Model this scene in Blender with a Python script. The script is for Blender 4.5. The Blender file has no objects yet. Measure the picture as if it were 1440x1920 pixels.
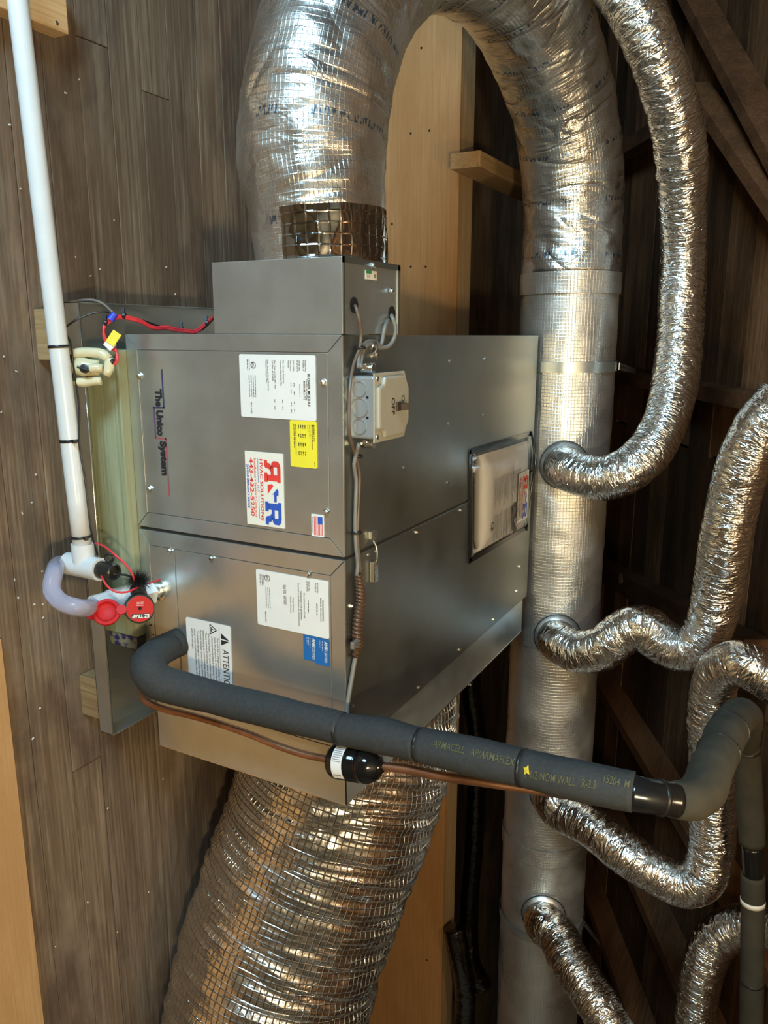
import bpy, bmesh, math, random
from mathutils import Vector, Matrix, noise
R_ = math.radians
random.seed(7)
sc = bpy.context.scene
C = sc.collection

# ------------------------------------------------------------------ camera
# The photograph is a phone picture turned on its side: the plank floor is at
# its left edge and the roof at its right.  World: X along the planks,
# Y towards the eave, Z up; the floor is z = 0.
F = 1476.4
CAM = Vector((-0.0014, -1.0657, 1.2826))
RIGHT = Vector((-0.0022, 0.47444, 0.88028))
DOWN = Vector((0.97536, -0.19317, 0.10655))
FWD = Vector((0.22060, 0.85883, -0.46233))
cam = bpy.data.cameras.new('camera'); camo = bpy.data.objects.new('camera', cam); C.objects.link(camo)
m3 = Matrix((RIGHT, -DOWN, -FWD)).transposed()
camo.matrix_world = Matrix.Translation(CAM) @ m3.to_4x4()
cam.sensor_fit = 'VERTICAL'; cam.sensor_height = 24.0; cam.lens = F / 1920 * 24.0
cam.clip_start = 0.02
sc.camera = camo

# ------------------------------------------------------------------ world, lights, exposure
w = bpy.data.worlds.new('world'); sc.world = w; w.use_nodes = True
w.node_tree.nodes['Background'].inputs[0].default_value = (0.75, 0.72, 0.70, 1)
w.node_tree.nodes['Background'].inputs[1].default_value = 0.12

def light(name, kind, loc, energy, col, size=.1, target=None, size_y=None):
    l = bpy.data.lights.new(name, kind); l.energy = energy; l.color = col
    o = bpy.data.objects.new(name, l); C.objects.link(o); o.location = loc
    if kind == 'AREA':
        l.size = size
        if size_y: l.shape = 'RECTANGLE'; l.size_y = size_y
    else:
        l.shadow_soft_size = size
    if target is not None:
        o.rotation_euler = (Vector(target) - Vector(loc)).to_track_quat('-Z', 'Y').to_euler()
    return o
light('work_lamp', 'POINT', (0.30, -1.45, 1.70), 70, (1.0, 0.83, 0.51), .05)
light('ridge_bulb', 'POINT', (0.55, -0.30, 2.05), 20, (1.0, 0.79, 0.45), .05)
light('gable_window', 'AREA', (-1.85, -1.75, .95), 88, (0.50, 0.80, 1.0), .7, (-.2, .3, .40), .9)
sc.view_settings.view_transform = 'Standard'; sc.view_settings.look = 'None'
sc.view_settings.gamma = 1.0; sc.view_settings.use_curve_mapping = False
sc.view_settings.exposure = 0.0

# ------------------------------------------------------------------ helpers
def at(u, v, X=None, Y=None, Z=None, D=None):
    d = RIGHT * ((u - 720) / F) + DOWN * ((v - 960) / F) + FWD
    if D is not None: t = D
    elif X is not None: t = (X - CAM.x) / d.x
    elif Y is not None: t = (Y - CAM.y) / d.y
    else: t = (Z - CAM.z) / d.z
    return CAM + d * t

def V(*a): return Vector(a)

class MB:
    def __init__(s): s.v = []; s.f = []; s.uv = None
    def add(s, vs, fs):
        n = len(s.v); s.v += [tuple(v) for v in vs]; s.f += [tuple(i + n for i in f) for f in fs]; return s
    def box(s, a, b):
        x0, y0, z0 = a; x1, y1, z1 = b
        return s.add([(x0,y0,z0),(x1,y0,z0),(x1,y1,z0),(x0,y1,z0),(x0,y0,z1),(x1,y0,z1),(x1,y1,z1),(x0,y1,z1)],
                     [(3,2,1,0),(4,5,6,7),(0,1,5,4),(1,2,6,5),(2,3,7,6),(3,0,4,7)])
    def obox(s, c, ax, ay, az):           # oriented box: centre and half-axis vectors
        c = Vector(c); vs = [c + ax*i + ay*j + az*k for k in (-1,1) for i, j in ((-1,-1),(1,-1),(1,1),(-1,1))]
        return s.add(vs, [(3,2,1,0),(4,5,6,7),(0,1,5,4),(1,2,6,5),(2,3,7,6),(3,0,4,7)])
    def prism(s, pts, nrm):               # polygon pts extruded by vector nrm
        n = len(pts); a = [Vector(p) for p in pts]; b = [p + nrm for p in a]
        return s.add(a + b, [tuple(range(n - 1, -1, -1)), tuple(range(n, 2*n))] +
                     [(i, (i+1) % n, n + (i+1) % n, n + i) for i in range(n)])
    def lathe(s, p, axis, prof, seg=20):  # prof: list of (along, radius)
        axis = Vector(axis).normalized(); e1 = axis.orthogonal().normalized(); e2 = axis.cross(e1)
        p = Vector(p); vs = []
        for h, r in prof:
            for k in range(seg):
                a = 2*math.pi*k/seg; vs.append(p + axis*h + (e1*math.cos(a) + e2*math.sin(a))*r)
        fs = [(i*seg + k, i*seg + (k+1) % seg, (i+1)*seg + (k+1) % seg, (i+1)*seg + k)
              for i in range(len(prof)-1) for k in range(seg)]
        fs.append(tuple(range(seg-1, -1, -1))); n = (len(prof)-1)*seg; fs.append(tuple(range(n, n + seg)))
        return s.add(vs, fs)
    def cyl(s, a, b, r, seg=16, r2=None):
        a = Vector(a); b = Vector(b); return s.lathe(a, b - a, [(0, r), ((b-a).length, r if r2 is None else r2)], seg)

def resample(pts, rad, step):
    P = [Vector(p) for p in pts]; n = len(P)
    rr = list(rad) if isinstance(rad, (list, tuple)) else [rad]*n
    P2 = [P[0]*2 - P[1]] + P + [P[-1]*2 - P[-2]]; R2 = [rr[0]] + rr + [rr[-1]]
    out = []
    for i in range(1, n):
        p0, p1, p2, p3 = P2[i-1:i+3]; L = (p2 - p1).length; k = max(2, int(L/step))
        d01 = max((p1-p0).length, 1e-4)**.5; d12 = max(L, 1e-4)**.5; d23 = max((p3-p2).length, 1e-4)**.5
        m1 = (p2-p1) + ((p1-p0)/d01 - (p2-p0)/(d01+d12))*d12
        m2 = (p2-p1) + ((p3-p2)/d23 - (p3-p1)/(d12+d23))*d12
        for j in range(k):
            t = j/k; t2 = t*t; t3 = t2*t
            p = p1*(2*t3-3*t2+1) + m1*(t3-2*t2+t) + p2*(-2*t3+3*t2) + m2*(t3-t2)
            out.append((p, R2[i]*(1-t) + R2[i+1]*t))
    out.append((P[-1], rr[-1]))
    return out

def tube_mb(pts, rad, seg=12, step=.012, disp=None, th=None, caps=True, up=None):
    """swept tube with uv (u = turn 0..1, v = arc length in metres)"""
    rs = resample(pts, rad, step); mb = MB(); n = len(rs)
    T = [(rs[min(i+1, n-1)][0] - rs[max(i-1, 0)][0]).normalized() for i in range(n)]
    e = (up - T[0]*up.dot(T[0])).normalized() if up is not None else T[0].orthogonal().normalized()
    vs = []; uv = []; s = 0
    closed = th is None
    cols = seg if closed else seg + 1
    for i in range(n):
        p, r = rs[i]
        if i: s += (p - rs[i-1][0]).length; e = (e - T[i]*e.dot(T[i])).normalized()
        f = T[i].cross(e)
        for k in range(cols):
            a = 2*math.pi*k/seg if closed else th[0] + (th[1]-th[0])*k/seg
            d = e*math.cos(a) + f*math.sin(a)
            rr = r + (disp(s, a, p, d, r) if disp else 0)
            vs.append(p + d*rr); uv.append((a/(2*math.pi), s))
    fs = []; fuv = []
    for i in range(n-1):
        for k in range(seg):
            k2 = (k+1) % cols if closed else k + 1
            a, b, c, d = i*cols+k, i*cols+k2, (i+1)*cols+k2, (i+1)*cols+k
            fs.append((a, b, c, d))
            u1 = (k+1)/seg if closed else uv[b][0]
            u0 = uv[a][0]
            fuv += [(u0, uv[a][1]), (u1, uv[a][1]), (u1, uv[c][1]), (u0, uv[c][1])]
    if caps and closed:
        fs.append(tuple(range(seg-1, -1, -1))); fuv += [(0, 0)]*seg
        fs.append(tuple(range((n-1)*cols, n*cols))); fuv += [(0, s)]*seg
    mb.add(vs, fs); mb.uv = fuv
    return mb

LOC = {}
def thing(name, loc, label, cat, group=None, kind=None):
    o = bpy.data.objects.new(name, None); C.objects.link(o); o.location = loc; o.empty_display_size = .03
    LOC[o.name] = Vector(loc); return tag(o, label, cat, group, kind)

def tag(o, label=None, cat=None, group=None, kind=None):
    if label: o['label'] = label
    if cat: o['category'] = cat
    if group: o['group'] = group
    if kind: o['kind'] = kind
    return o

def par(o, parent):
    if parent is not None:
        o.parent = parent
        o.matrix_parent_inverse = Matrix.Translation(-LOC.get(parent.name, Vector((0,0,0))))
    return o

def mesh_of(name, mb, mat, smooth=False, angle=None):
    me = bpy.data.meshes.new(name); me.from_pydata(mb.v, [], mb.f)
    if mb.uv and len(mb.uv) == len(me.loops):
        lay = me.uv_layers.new(name='UVMap'); lay.data.foreach_set('uv', [c for q in mb.uv for c in q])
    if smooth: me.polygons.foreach_set('use_smooth', [True]*len(me.polygons))
    me.materials.append(mat)
    return me

def obj(name, mb, mat, parent=None, smooth=False, bevel=0, label=None, auto=False, kind=None):
    me = mesh_of(name, mb, mat, smooth)
    o = bpy.data.objects.new(name, me); C.objects.link(o); par(o, parent)
    if auto:
        bm = bmesh.new(); bm.from_mesh(me)
        for e in bm.edges: e.smooth = len(e.link_faces) == 2 and e.calc_face_angle(0) < R_(38)
        for f in bm.faces: f.smooth = True
        bm.to_mesh(me); bm.free()
    if bevel:
        b = o.modifiers.new('bevel', 'BEVEL'); b.width = bevel; b.segments = 2; b.limit_method = 'ANGLE'
    if label: o['label'] = label
    if kind: o['kind'] = kind
    return o

def copy_at(src, loc, parent, rot=None):
    o = bpy.data.objects.new(src.name.split('.')[0], src.data); C.objects.link(o); par(o, parent); o.location = loc
    if rot is not None: o.rotation_euler = rot
    return o

# ------------------------------------------------------------------ text
_tc = {}
def text_polys(s, bold=0.0):
    key = (s, bold)
    if key not in _tc:
        cu = bpy.data.curves.new('t', 'FONT'); cu.body = s; cu.offset = bold; cu.resolution_u = 3
        o = bpy.data.objects.new('t', cu); me = o.to_mesh()
        vs = [(v.co.x, v.co.y) for v in me.vertices]; fs = [tuple(p.vertices) for p in me.polygons]
        o.to_mesh_clear(); bpy.data.objects.remove(o); bpy.data.curves.remove(cu)
        if not vs: vs = [(0, 0)]
        xs = [v[0] for v in vs]; ys = [v[1] for v in vs]
        _tc[key] = (vs, fs, min(xs), max(xs), min(ys), max(ys))
    return _tc[key]

class Sheet:
    """flat print on a surface: o = reading top-left corner, r = reading direction, u = up, n = out"""
    def __init__(s, o, r, u, n): s.o = Vector(o); s.r = Vector(r); s.u = Vector(u); s.n = Vector(n)
    def p(s, x, t, h=0): return s.o + s.r*x - s.u*t + s.n*h
    def rect(s, mb, x0, t0, x1, t1, h=.0004):
        return mb.add([s.p(x0,t1,h), s.p(x1,t1,h), s.p(x1,t0,h), s.p(x0,t0,h)], [(0,1,2,3)])
    def poly(s, mb, pts, h=.0004):
        return mb.add([s.p(x,t,h) for x, t in pts], [tuple(range(len(pts)))])
    def text(s, mb, txt, x, t, width=None, size=None, height=None, bold=0.0, mirror=False, h=.0005, align='l'):
        vs, fs, x0, x1, y0, y1 = text_polys(txt, bold)
        if height is None: k = (width/(x1-x0)) if width and not size else (size or .004); ky = k
        else: ky = height/(y1-y0); k = width/(x1-x0) if width else ky
        if size and width: k = width/(x1-x0); ky = size
        wd = (x1-x0)*k; ox = x - (wd/2 if align == 'c' else wd if align == 'r' else 0)
        out = []
        for a, b in vs:
            a2 = (x1 - a) if mirror else (a - x0)
            out.append(s.p(ox + a2*k, t - (b - y0)*ky, h))
        mb.add(out, [f[::-1] for f in fs] if mirror else fs); return wd
    def dashes(s, mb, x, t, length, hh=.0011, seed=0):
        rn = random.Random(seed); e = x + length
        while x < e:
            l = min(rn.uniform(.002, .0065), e - x); s.rect(mb, x, t, x + l, t + hh); x += l + .0012

# ------------------------------------------------------------------ materials
class M:
    def __init__(s, name, base=(.5,.5,.5), rough=.5, metal=0.0, spec=.5):
        s.m = bpy.data.materials.new(name); s.m.use_nodes = True; s.t = s.m.node_tree
        s.b = s.t.nodes['Principled BSDF']
        s.b.inputs['Base Color'].default_value = (*base, 1); s.b.inputs['Roughness'].default_value = rough
        s.b.inputs['Metallic'].default_value = metal; s.b.inputs['Specular IOR Level'].default_value = spec
        s._co = None
    def n(s, kind, **kw):
        nd = s.t.nodes.new(kind)
        for k, v in kw.items():
            if k in nd.inputs: nd.inputs[k].default_value = v
            else: setattr(nd, k, v)
        return nd
    def l(s, a, b): s.t.links.new(a, b)
    def coord(s, kind='Object', scale=(1,1,1), rand=False):
        tc = s.n('ShaderNodeTexCoord'); mp = s.n('ShaderNodeMapping'); mp.inputs['Scale'].default_value = scale
        src = tc.outputs[kind]
        if rand:
            oi = s.n('ShaderNodeObjectInfo'); mu = s.n('ShaderNodeMath', operation='MULTIPLY'); mu.inputs[1].default_value = 37.0
            s.l(oi.outputs['Random'], mu.inputs[0])
            ad = s.n('ShaderNodeVectorMath', operation='ADD'); s.l(src, ad.inputs[0]); s.l(mu.outputs[0], ad.inputs[1]); src = ad.outputs[0]
        s.l(src, mp.inputs['Vector']); return mp.outputs[0]
    def noise(s, vec, scale, detail=4, rough=.55, dist=0.0):
        nd = s.n('ShaderNodeTexNoise'); nd.inputs['Scale'].default_value = scale; nd.inputs['Detail'].default_value = detail
        nd.inputs['Roughness'].default_value = rough; nd.inputs['Distortion'].default_value = dist
        s.l(vec, nd.inputs['Vector']); return nd.outputs['Fac']
    def ramp(s, fac, stops):
        nd = s.n('ShaderNodeValToRGB'); el = nd.color_ramp.elements
        while len(el) > len(stops): el.remove(el[-1])
        while len(el) < len(stops): el.new(.5)
        for e, (p, c) in zip(el, stops): e.position = p; e.color = (*c, 1) if len(c) == 3 else c
        s.l(fac, nd.inputs[0]); return nd.outputs[0]
    def mix(s, fac, a, b, mode='MIX'):
        nd = s.n('ShaderNodeMix', data_type='RGBA', blend_type=mode)
        for sock, v in ((nd.inputs[0], fac), (nd.inputs[6], a), (nd.inputs[7], b)):
            if hasattr(v, 'links'): s.l(v, sock)
            elif isinstance(v, (int, float)): sock.default_value = v
            else: sock.default_value = (*v, 1)
        return nd.outputs[2]
    def math(s, op, a, b=None, clamp=False):
        nd = s.n('ShaderNodeMath', operation=op, use_clamp=clamp)
        for i, v in enumerate((a, b)):
            if v is None: continue
            if hasattr(v, 'links'): s.l(v, nd.inputs[i])
            else: nd.inputs[i].default_value = v
        return nd.outputs[0]
    def color(s, c): s.l(c, s.b.inputs['Base Color']); return s
    def rough(s, c): s.l(c, s.b.inputs['Roughness']); return s
    def bump(s, h, strength=.3, dist=.01):
        bp = s.n('ShaderNodeBump'); bp.inputs['Strength'].default_value = strength; bp.inputs['Distance'].default_value = dist
        s.l(h, bp.inputs['Height'])
        prev = s.b.inputs['Normal'].links
        if prev: s.l(prev[0].from_socket, bp.inputs['Normal'])
        s.l(bp.outputs[0], s.b.inputs['Normal']); return s

def wood(name, dark, mid, lite, stain=None, grain=1.0, axis=0, rough=.72, stain_amt=.8, ring=9.0, vary=(.85, 1.12), ring_amt=.5, blotch=None):
    m = M(name, rough=rough, spec=.25)
    sl = [9.0, 9.0, 9.0]; sl[axis] = .7
    sf = [170.0, 170.0, 170.0]; sf[axis] = 4.0
    ss = [6.0, 6.0, 6.0]; ss[axis] = 1.6
    n1 = m.noise(m.coord(scale=sl, rand=True), 1.5*grain, 2, .5, .5)
    rings = m.math('SINE', m.math('MULTIPLY', n1, ring*6.28)); rings = m.math('MULTIPLY_ADD', rings, .5); rings.node.inputs[2].default_value = .5
    rings = m.math('POWER', rings, 2.2)
    n2 = m.noise(m.coord(scale=sf, rand=True), 1.0, 3)
    n3 = m.noise(m.coord(scale=ss, rand=True), 1.0, 5, .65)
    c = m.ramp(n2, [(.25, dark), (.48, mid), (.78, lite)])
    c = m.mix(m.math('MULTIPLY', rings, ring_amt), c, m.mix(.6, mid, dark))
    if stain:
        c = m.mix(m.math('MULTIPLY', m.ramp(n3, [(.45, (0,0,0)), (.62, (1,1,1))]), stain_amt), c, stain)
    if blotch:      # old dirt and paint smears that run across the boards
        n4 = m.noise(m.coord(scale=(1.3, 3.2, 3.2)), 1.5, 5, .62, .4)
        c = m.mix(m.math('MULTIPLY', m.ramp(n4, [(.50, (0,0,0)), (.64, (1,1,1))]), .65), c, blotch)
        n5 = m.noise(m.coord(scale=(2.0, 5.0, 5.0)), 1.1, 5, .6)
        c = m.mix(m.math('MULTIPLY', m.ramp(n5, [(.55, (0,0,0)), (.72, (1,1,1))]), .5), c, lite)
    oi = m.n('ShaderNodeObjectInfo'); lo, hi = vary
    c = m.mix(1.0, c, m.ramp(oi.outputs['Random'], [(0, (lo, lo*.98, lo*.97)), (1, (hi, hi*.99, hi*.96))]), 'MULTIPLY')
    m.color(c); m.bump(n2, .35, .002); m.bump(rings, .12, .0012)
    return m.m

def foil_mat(name, base=(.80,.79,.77), rough=.2, crinkle=.5, scale=60, dist=.004, scrim=None, crease=None):
    m = M(name, base, rough, 1.0)
    v = m.coord()
    n1 = m.noise(v, scale*.45, 3, .6, 1.2)
    rd = m.math('ABSOLUTE', m.math('SUBTRACT', n1, .5))
    m.bump(rd, crinkle, dist*2.2)
    vo = m.n('ShaderNodeTexVoronoi', feature='DISTANCE_TO_EDGE'); vo.inputs['Scale'].default_value = scale
    dv = m.n('ShaderNodeVectorMath', operation='ADD')
    nd = m.n('ShaderNodeTexNoise'); nd.inputs['Scale'].default_value = scale*.6; m.l(v, nd.inputs['Vector'])
    sc_ = m.n('ShaderNodeVectorMath', operation='SCALE'); sc_.inputs['Scale'].default_value = .03; m.l(nd.outputs['Color'], sc_.inputs[0])
    m.l(v, dv.inputs[0]); m.l(sc_.outputs[0], dv.inputs[1]); m.l(dv.outputs[0], vo.inputs['Vector'])
    m.bump(m.math('MINIMUM', vo.outputs['Distance'], .12), crinkle*.6, dist)
    n2 = m.noise(v, 9, 4, .6)
    m.rough(m.ramp(n2, [(.3, (rough*.7,)*3), (.7, (rough*1.5,)*3)]))
    if crease:      # sharp gathers across the sleeve
        tcu = m.n('ShaderNodeTexCoord')
        for (su_, sv_, st_, ds_) in crease:
            mp_ = m.n('ShaderNodeMapping'); mp_.inputs['Scale'].default_value = (su_, sv_, 1); mp_.inputs['Rotation'].default_value = (0, 0, .12)
            m.l(tcu.outputs['UV'], mp_.inputs[0])
            nn_ = m.noise(mp_.outputs[0], 1.0, 2, .5, .9)
            m.bump(m.math('MINIMUM', m.math('ABSOLUTE', m.math('SUBTRACT', nn_, .5)), .10), st_, ds_)
    if scrim:       # reinforcing threads pressed into the foil: (across, along) per unit uv
        tc = m.n('ShaderNodeTexCoord'); sp = m.n('ShaderNodeSeparateXYZ'); m.l(tc.outputs['UV'], sp.inputs[0])
        hs = []
        for k, o_ in ((scrim[0], 'X'), (scrim[1], 'Y')):
            fr = m.math('FRACT', m.math('MULTIPLY', sp.outputs[o_], k))
            hs.append(m.math('MAXIMUM', m.math('SUBTRACT', 1.0, m.math('MULTIPLY', m.math('ABSOLUTE', m.math('SUBTRACT', fr, .5)), 9.0)), 0.0))
        m.bump(m.math('MAXIMUM', hs[0], hs[1]), scrim[2] if len(scrim) > 2 else .45, .0022)
    return m

def simple(name, base, rough=.5, metal=0.0, spec=.5, vary=None, nscale=30, bumpd=0):
    m = M(name, base, rough, metal, spec)
    n1 = m.noise(m.coord(), nscale, 4)
    k = vary if vary is not None else .12
    m.color(m.ramp(n1, [(.3, tuple(c*(1-k) for c in base)), (.7, tuple(min(1, c*(1+k)) for c in base))]))
    if bumpd: m.bump(n1, .3, bumpd)
    return m.m

def galv(name, base=(.63,.67,.665), rough=.32, metal=.88):
    m = M(name, base, rough, metal)
    v = m.coord(); n1 = m.noise(v, 7, 5, .6); n2 = m.noise(m.coord(scale=(3, 200, 200)), 1, 2)
    m.color(m.ramp(n1, [(.3, tuple(c*.88 for c in base)), (.7, tuple(c*1.1 for c in base))]))
    m.rough(m.ramp(n1, [(.25, (rough*.85,)*3), (.75, (rough*1.2,)*3)]))
    m.bump(n2, .05, .0006); m.bump(m.noise(v, 3.0, 2), .12, .01)
    return m.m

MT = {}
MT['plank'] = wood('old_plank', (.105,.070,.046), (.215,.155,.108), (.36,.285,.215), stain=(.14,.088,.056), stain_amt=.6, ring=5.0, ring_amt=.62, blotch=(.080,.054,.042))
MT['joint'] = simple('dark_gap', (.012,.010,.008), .9)
MT['ply'] = wood('plywood', (.42,.215,.082), (.49,.26,.108), (.54,.30,.135), grain=.5, stain=(.40,.195,.07), ring=2.0, rough=.6)
MT['ply_lit'] = wood('lit_plywood', (.52,.31,.145), (.60,.37,.18), (.66,.42,.215), grain=.5, stain=(.50,.29,.13), ring=2.0, rough=.6)  # lit copy of the plywood, lamplight on the loose sheet put into its colour
MT['plyedge'] = wood('plywood_edge', (.30,.19,.10), (.40,.27,.15), (.48,.34,.20), rough=.75)
MT['pine'] = wood('new_pine', (.50,.30,.14), (.62,.40,.20), (.70,.48,.27), ring=5, axis=1, rough=.6)
MT['oldpine'] = wood('older_pine', (.34,.20,.09), (.46,.29,.14), (.55,.37,.20), ring=5, axis=1, rough=.7)
MT['treated'] = wood('treated_timber', (.20,.21,.125), (.29,.31,.20), (.37,.39,.27), stain=(.26,.22,.12), ring=4, rough=.6, stain_amt=.5)
MT['endgrain'] = wood('block_end', (.24,.15,.075), (.36,.24,.12), (.44,.31,.17), ring=14, axis=2, rough=.75)
MT['roof'] = wood('roof_board', (.062,.028,.012), (.135,.064,.028), (.215,.115,.054), stain=(.046,.022,.010), rough=.75, vary=(.5, 2.3))
MT['pale'] = wood('pale_board', (.26,.235,.20), (.36,.335,.29), (.44,.41,.36), rough=.7)
MT['rafter'] = wood('rafter_wood', (.105,.042,.017), (.17,.072,.030), (.22,.10,.045), axis=1, stain=(.07,.030,.013), rough=.75)
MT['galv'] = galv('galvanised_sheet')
MT['galv_shaded'] = galv('galvanised_shaded', (.31,.32,.295), .36, .93)  # shaded copy of the sheet: dark roof reflected in the top is coloured in
MT['seam'] = simple('seam_shadow_gap', (.02,.02,.02), .8)
MT['zinc'] = simple('zinc_screw', (.80,.80,.76), .22, 1.0)
MT['pvc'] = simple('white_pvc', (.66,.68,.69), .28, vary=.03)
MT['white'] = simple('white_paper', (.80,.79,.77), .5, vary=.02)
MT['cream'] = simple('cream_paper', (.82,.79,.70), .5, vary=.02)
MT['ink'] = simple('black_ink', (.02,.02,.025), .5)
MT['inkgrey'] = simple('grey_ink', (.22,.22,.23), .6)
MT['red'] = simple('red_ink', (.75,.055,.045), .5)
MT['blue'] = simple('blue_ink', (.03,.10,.50), .5)
MT['navy'] = simple('navy_ink', (.045,.035,.12), .5)
MT['purple'] = simple('purple_ink', (.14,.06,.16), .5)
MT['rose'] = simple('rose_ink', (.42,.08,.10), .5)
MT['yellow'] = simple('yellow_sticker', (.86,.74,.045), .5, vary=.03)
MT['bluesticker'] = simple('blue_sticker', (.012,.135,.42), .4, vary=.05)
MT['rubber'] = simple('foam_rubber', (.036,.039,.041), .75, spec=.25, vary=.15, nscale=160, bumpd=.0006)
MT['rubbertan'] = simple('dusty_foam_rubber', (.050,.045,.034), .85, spec=.2, vary=.2, nscale=20, bumpd=.001)
MT['tie'] = simple('black_nylon', (.012,.012,.013), .35)
MT['tape'] = simple('black_vinyl_tape', (.010,.010,.010), .18)
MT['blackgloss'] = simple('black_gloss_paint', (.006,.006,.006), .10)
MT['stencil'] = simple('olive_stencil_ink', (.085,.08,.03), .7)
MT['yellowchalk'] = simple('yellow_chalk', (.55,.42,.02), .8)
mcu = M('aged_copper', (.42,.20,.11), .38, .9); nn = mcu.noise(mcu.coord(), 14, 4)
mcu.color(mcu.ramp(nn, [(.3, (.22,.11,.06)), (.6, (.52,.26,.15))])); MT['copper'] = mcu.m
MT['redplastic'] = simple('red_plastic', (.50,.016,.018), .5, spec=.2, vary=.04)
MT['redwire'] = simple('red_wire', (.68,.035,.045), .4, vary=.04)
MT['blackplastic'] = simple('black_plastic', (.018,.017,.016), .35)
MT['bluewire'] = simple('blue_connector', (.02,.05,.60), .4)
MT['yellowtag'] = simple('yellow_tag', (.82,.66,.03), .5)
MT['greycable'] = simple('grey_cable', (.19,.18,.165), .45)
MT['browncable'] = simple('brown_cable', (.15,.105,.08), .35)
MT['browncoil'] = simple('brown_coil', (.085,.042,.022), .3)
MT['boxpaint'] = simple('pale_grey_steel', (.34,.355,.36), .35, .3, vary=.05)
MT['boxcover'] = simple('ivory_steel_cover', (.43,.41,.34), .3, .1, vary=.04)
MT['dark'] = simple('dark_hole', (.006,.006,.006), .9)
MT['green'] = simple('green_ink', (.03,.24,.10), .5)
MT['ivory'] = simple('ivory_plastic', (.66,.60,.40), .16, vary=.06)
MT['toggle'] = simple('brown_toggle', (.055,.035,.02), .4)
MT['photo'] = simple('printed_photo', (.035,.022,.02), .4)
mp = M('clear_vinyl', (.80,.78,.92), .12); mp.b.inputs['Transmission Weight'].default_value = .72; mp.b.inputs['IOR'].default_value = 1.25
n_ = mp.noise(mp.coord(), 20); mp.rough(mp.ramp(n_, [(.3, (.10,)*3), (.7, (.18,)*3)])); MT['vinyl'] = mp.m
mp = M('clear_pouch', (1,1,1), .08)
gl = mp.n('ShaderNodeBsdfGlossy'); gl.inputs['Roughness'].default_value = .08; trn = mp.n('ShaderNodeBsdfTransparent'); mxs = mp.n('ShaderNodeMixShader')
bpn = mp.n('ShaderNodeBump'); bpn.inputs['Strength'].default_value = .4; mp.l(mp.noise(mp.coord(), 16, 3), bpn.inputs['Height']); bpn.inputs['Distance'].default_value = .02
lw = mp.n('ShaderNodeLayerWeight'); lw.inputs['Blend'].default_value = .12; mp.l(bpn.outputs[0], gl.inputs['Normal'])
mp.l(lw.outputs['Fresnel'], mxs.inputs[0]); mp.l(trn.outputs[0], mxs.inputs[1]); mp.l(gl.outputs[0], mxs.inputs[2])
mp.l(mxs.outputs[0], mp.t.nodes['Material Output'].inputs['Surface']); MT['pouch'] = mp.m
MT['foil'] = foil_mat('crinkled_foil', (.86,.85,.82), rough=.16, crinkle=.30, scale=70, crease=((5, 62, .62, .030), (11, 150, .28, .012))).m
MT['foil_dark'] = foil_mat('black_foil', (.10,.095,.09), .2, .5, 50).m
MT['foil_tape'] = foil_mat('foil_tape', (.34,.32,.30), .07, .12, 22, .003, scrim=(40, 60, .3)).m
MT['foil_return'] = foil_mat('scrim_foil', (.88,.87,.84), .19, .35, 42, .004, scrim=(104, 66, 1.0)).m
def plenum_mat(name, blue=False):
    f = foil_mat(name, (.76,.74,.70), .27 if blue else .33, .30 if blue else .18, 45, .003, scrim=(100, 110, .22 if blue else .25), crease=((3, 9, .5, .05), (7, 26, .35, .012)) if blue else ((2, 4, .25, .03),))
    f.b.inputs['Metallic'].default_value = .97 if blue else .90
    tc = f.n('ShaderNodeTexCoord'); sp = f.n('ShaderNodeSeparateXYZ'); f.l(tc.outputs['UV'], sp.inputs[0])
    if blue:      # rows of blue maker's print and vent dots round the wrap
        fr = f.math('FRACT', f.math('MULTIPLY', sp.outputs['Y'], 1/.145))
        band = f.math('LESS_THAN', f.math('ABSOLUTE', f.math('SUBTRACT', fr, .5)), .045)
        mp = f.n('ShaderNodeMapping'); mp.inputs['Scale'].default_value = (190, 60, 1); f.l(tc.outputs['UV'], mp.inputs[0])
        n1 = f.math('GREATER_THAN', f.noise(mp.outputs[0], 1.0, 1), .53)
        mp2 = f.n('ShaderNodeMapping'); mp2.inputs['Scale'].default_value = (7, 0, 1); f.l(tc.outputs['UV'], mp2.inputs[0])
        n2 = f.math('GREATER_THAN', f.noise(mp2.outputs[0], 1.0, 1), .46)
        k = f.math('MULTIPLY', f.math('MULTIPLY', band, n1), n2)
        f.color(f.mix(f.math('MULTIPLY', k, .8), (.74,.72,.68), (.03,.12,.26)))
    mp3 = f.n('ShaderNodeMapping'); mp3.inputs['Scale'].default_value = (260, 1.2, 1); f.l(tc.outputs['UV'], mp3.inputs[0])
    f.bump(f.noise(mp3.outputs[0], 1.0, 2), .16, .0012)
    return f.m
MT['plenum'] = plenum_mat('foil_duct_wrap'); MT['elbow'] = plenum_mat('foil_duct_wrap_printed', True)

# ------------------------------------------------------------------ the attic shell
floor = tag(obj('floor', MB().box((-4.0, -3.6, -.06), (4.5, 3.9, -.016)), MT['joint']), 'dark subfloor under the planks', None, None, 'structure')
seams = [-.232, -.148, -.060, .016, .098, .176, .260, .342, .432, .518, .598, .684, .766, .85, .935, 1.02, 1.10]
for i in range(len(seams) - 1):
    y0, y1 = seams[i] + .0007, seams[i+1] - .0007
    cuts = [-4.0] + {4: [-.545], 6: [-.49], 9: [1.0], 2: [.9], 12: [.3]}.get(i, []) + [4.4]
    for a, b in zip(cuts[:-1], cuts[1:]):
        dz = random.uniform(-.0012, .0012)
        mb = MB().box((a + .0008, y0, -.018), (b - .0008, y1, dz)); obj('plank', mb, MT['plank'], floor, bevel=.0012)
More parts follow.
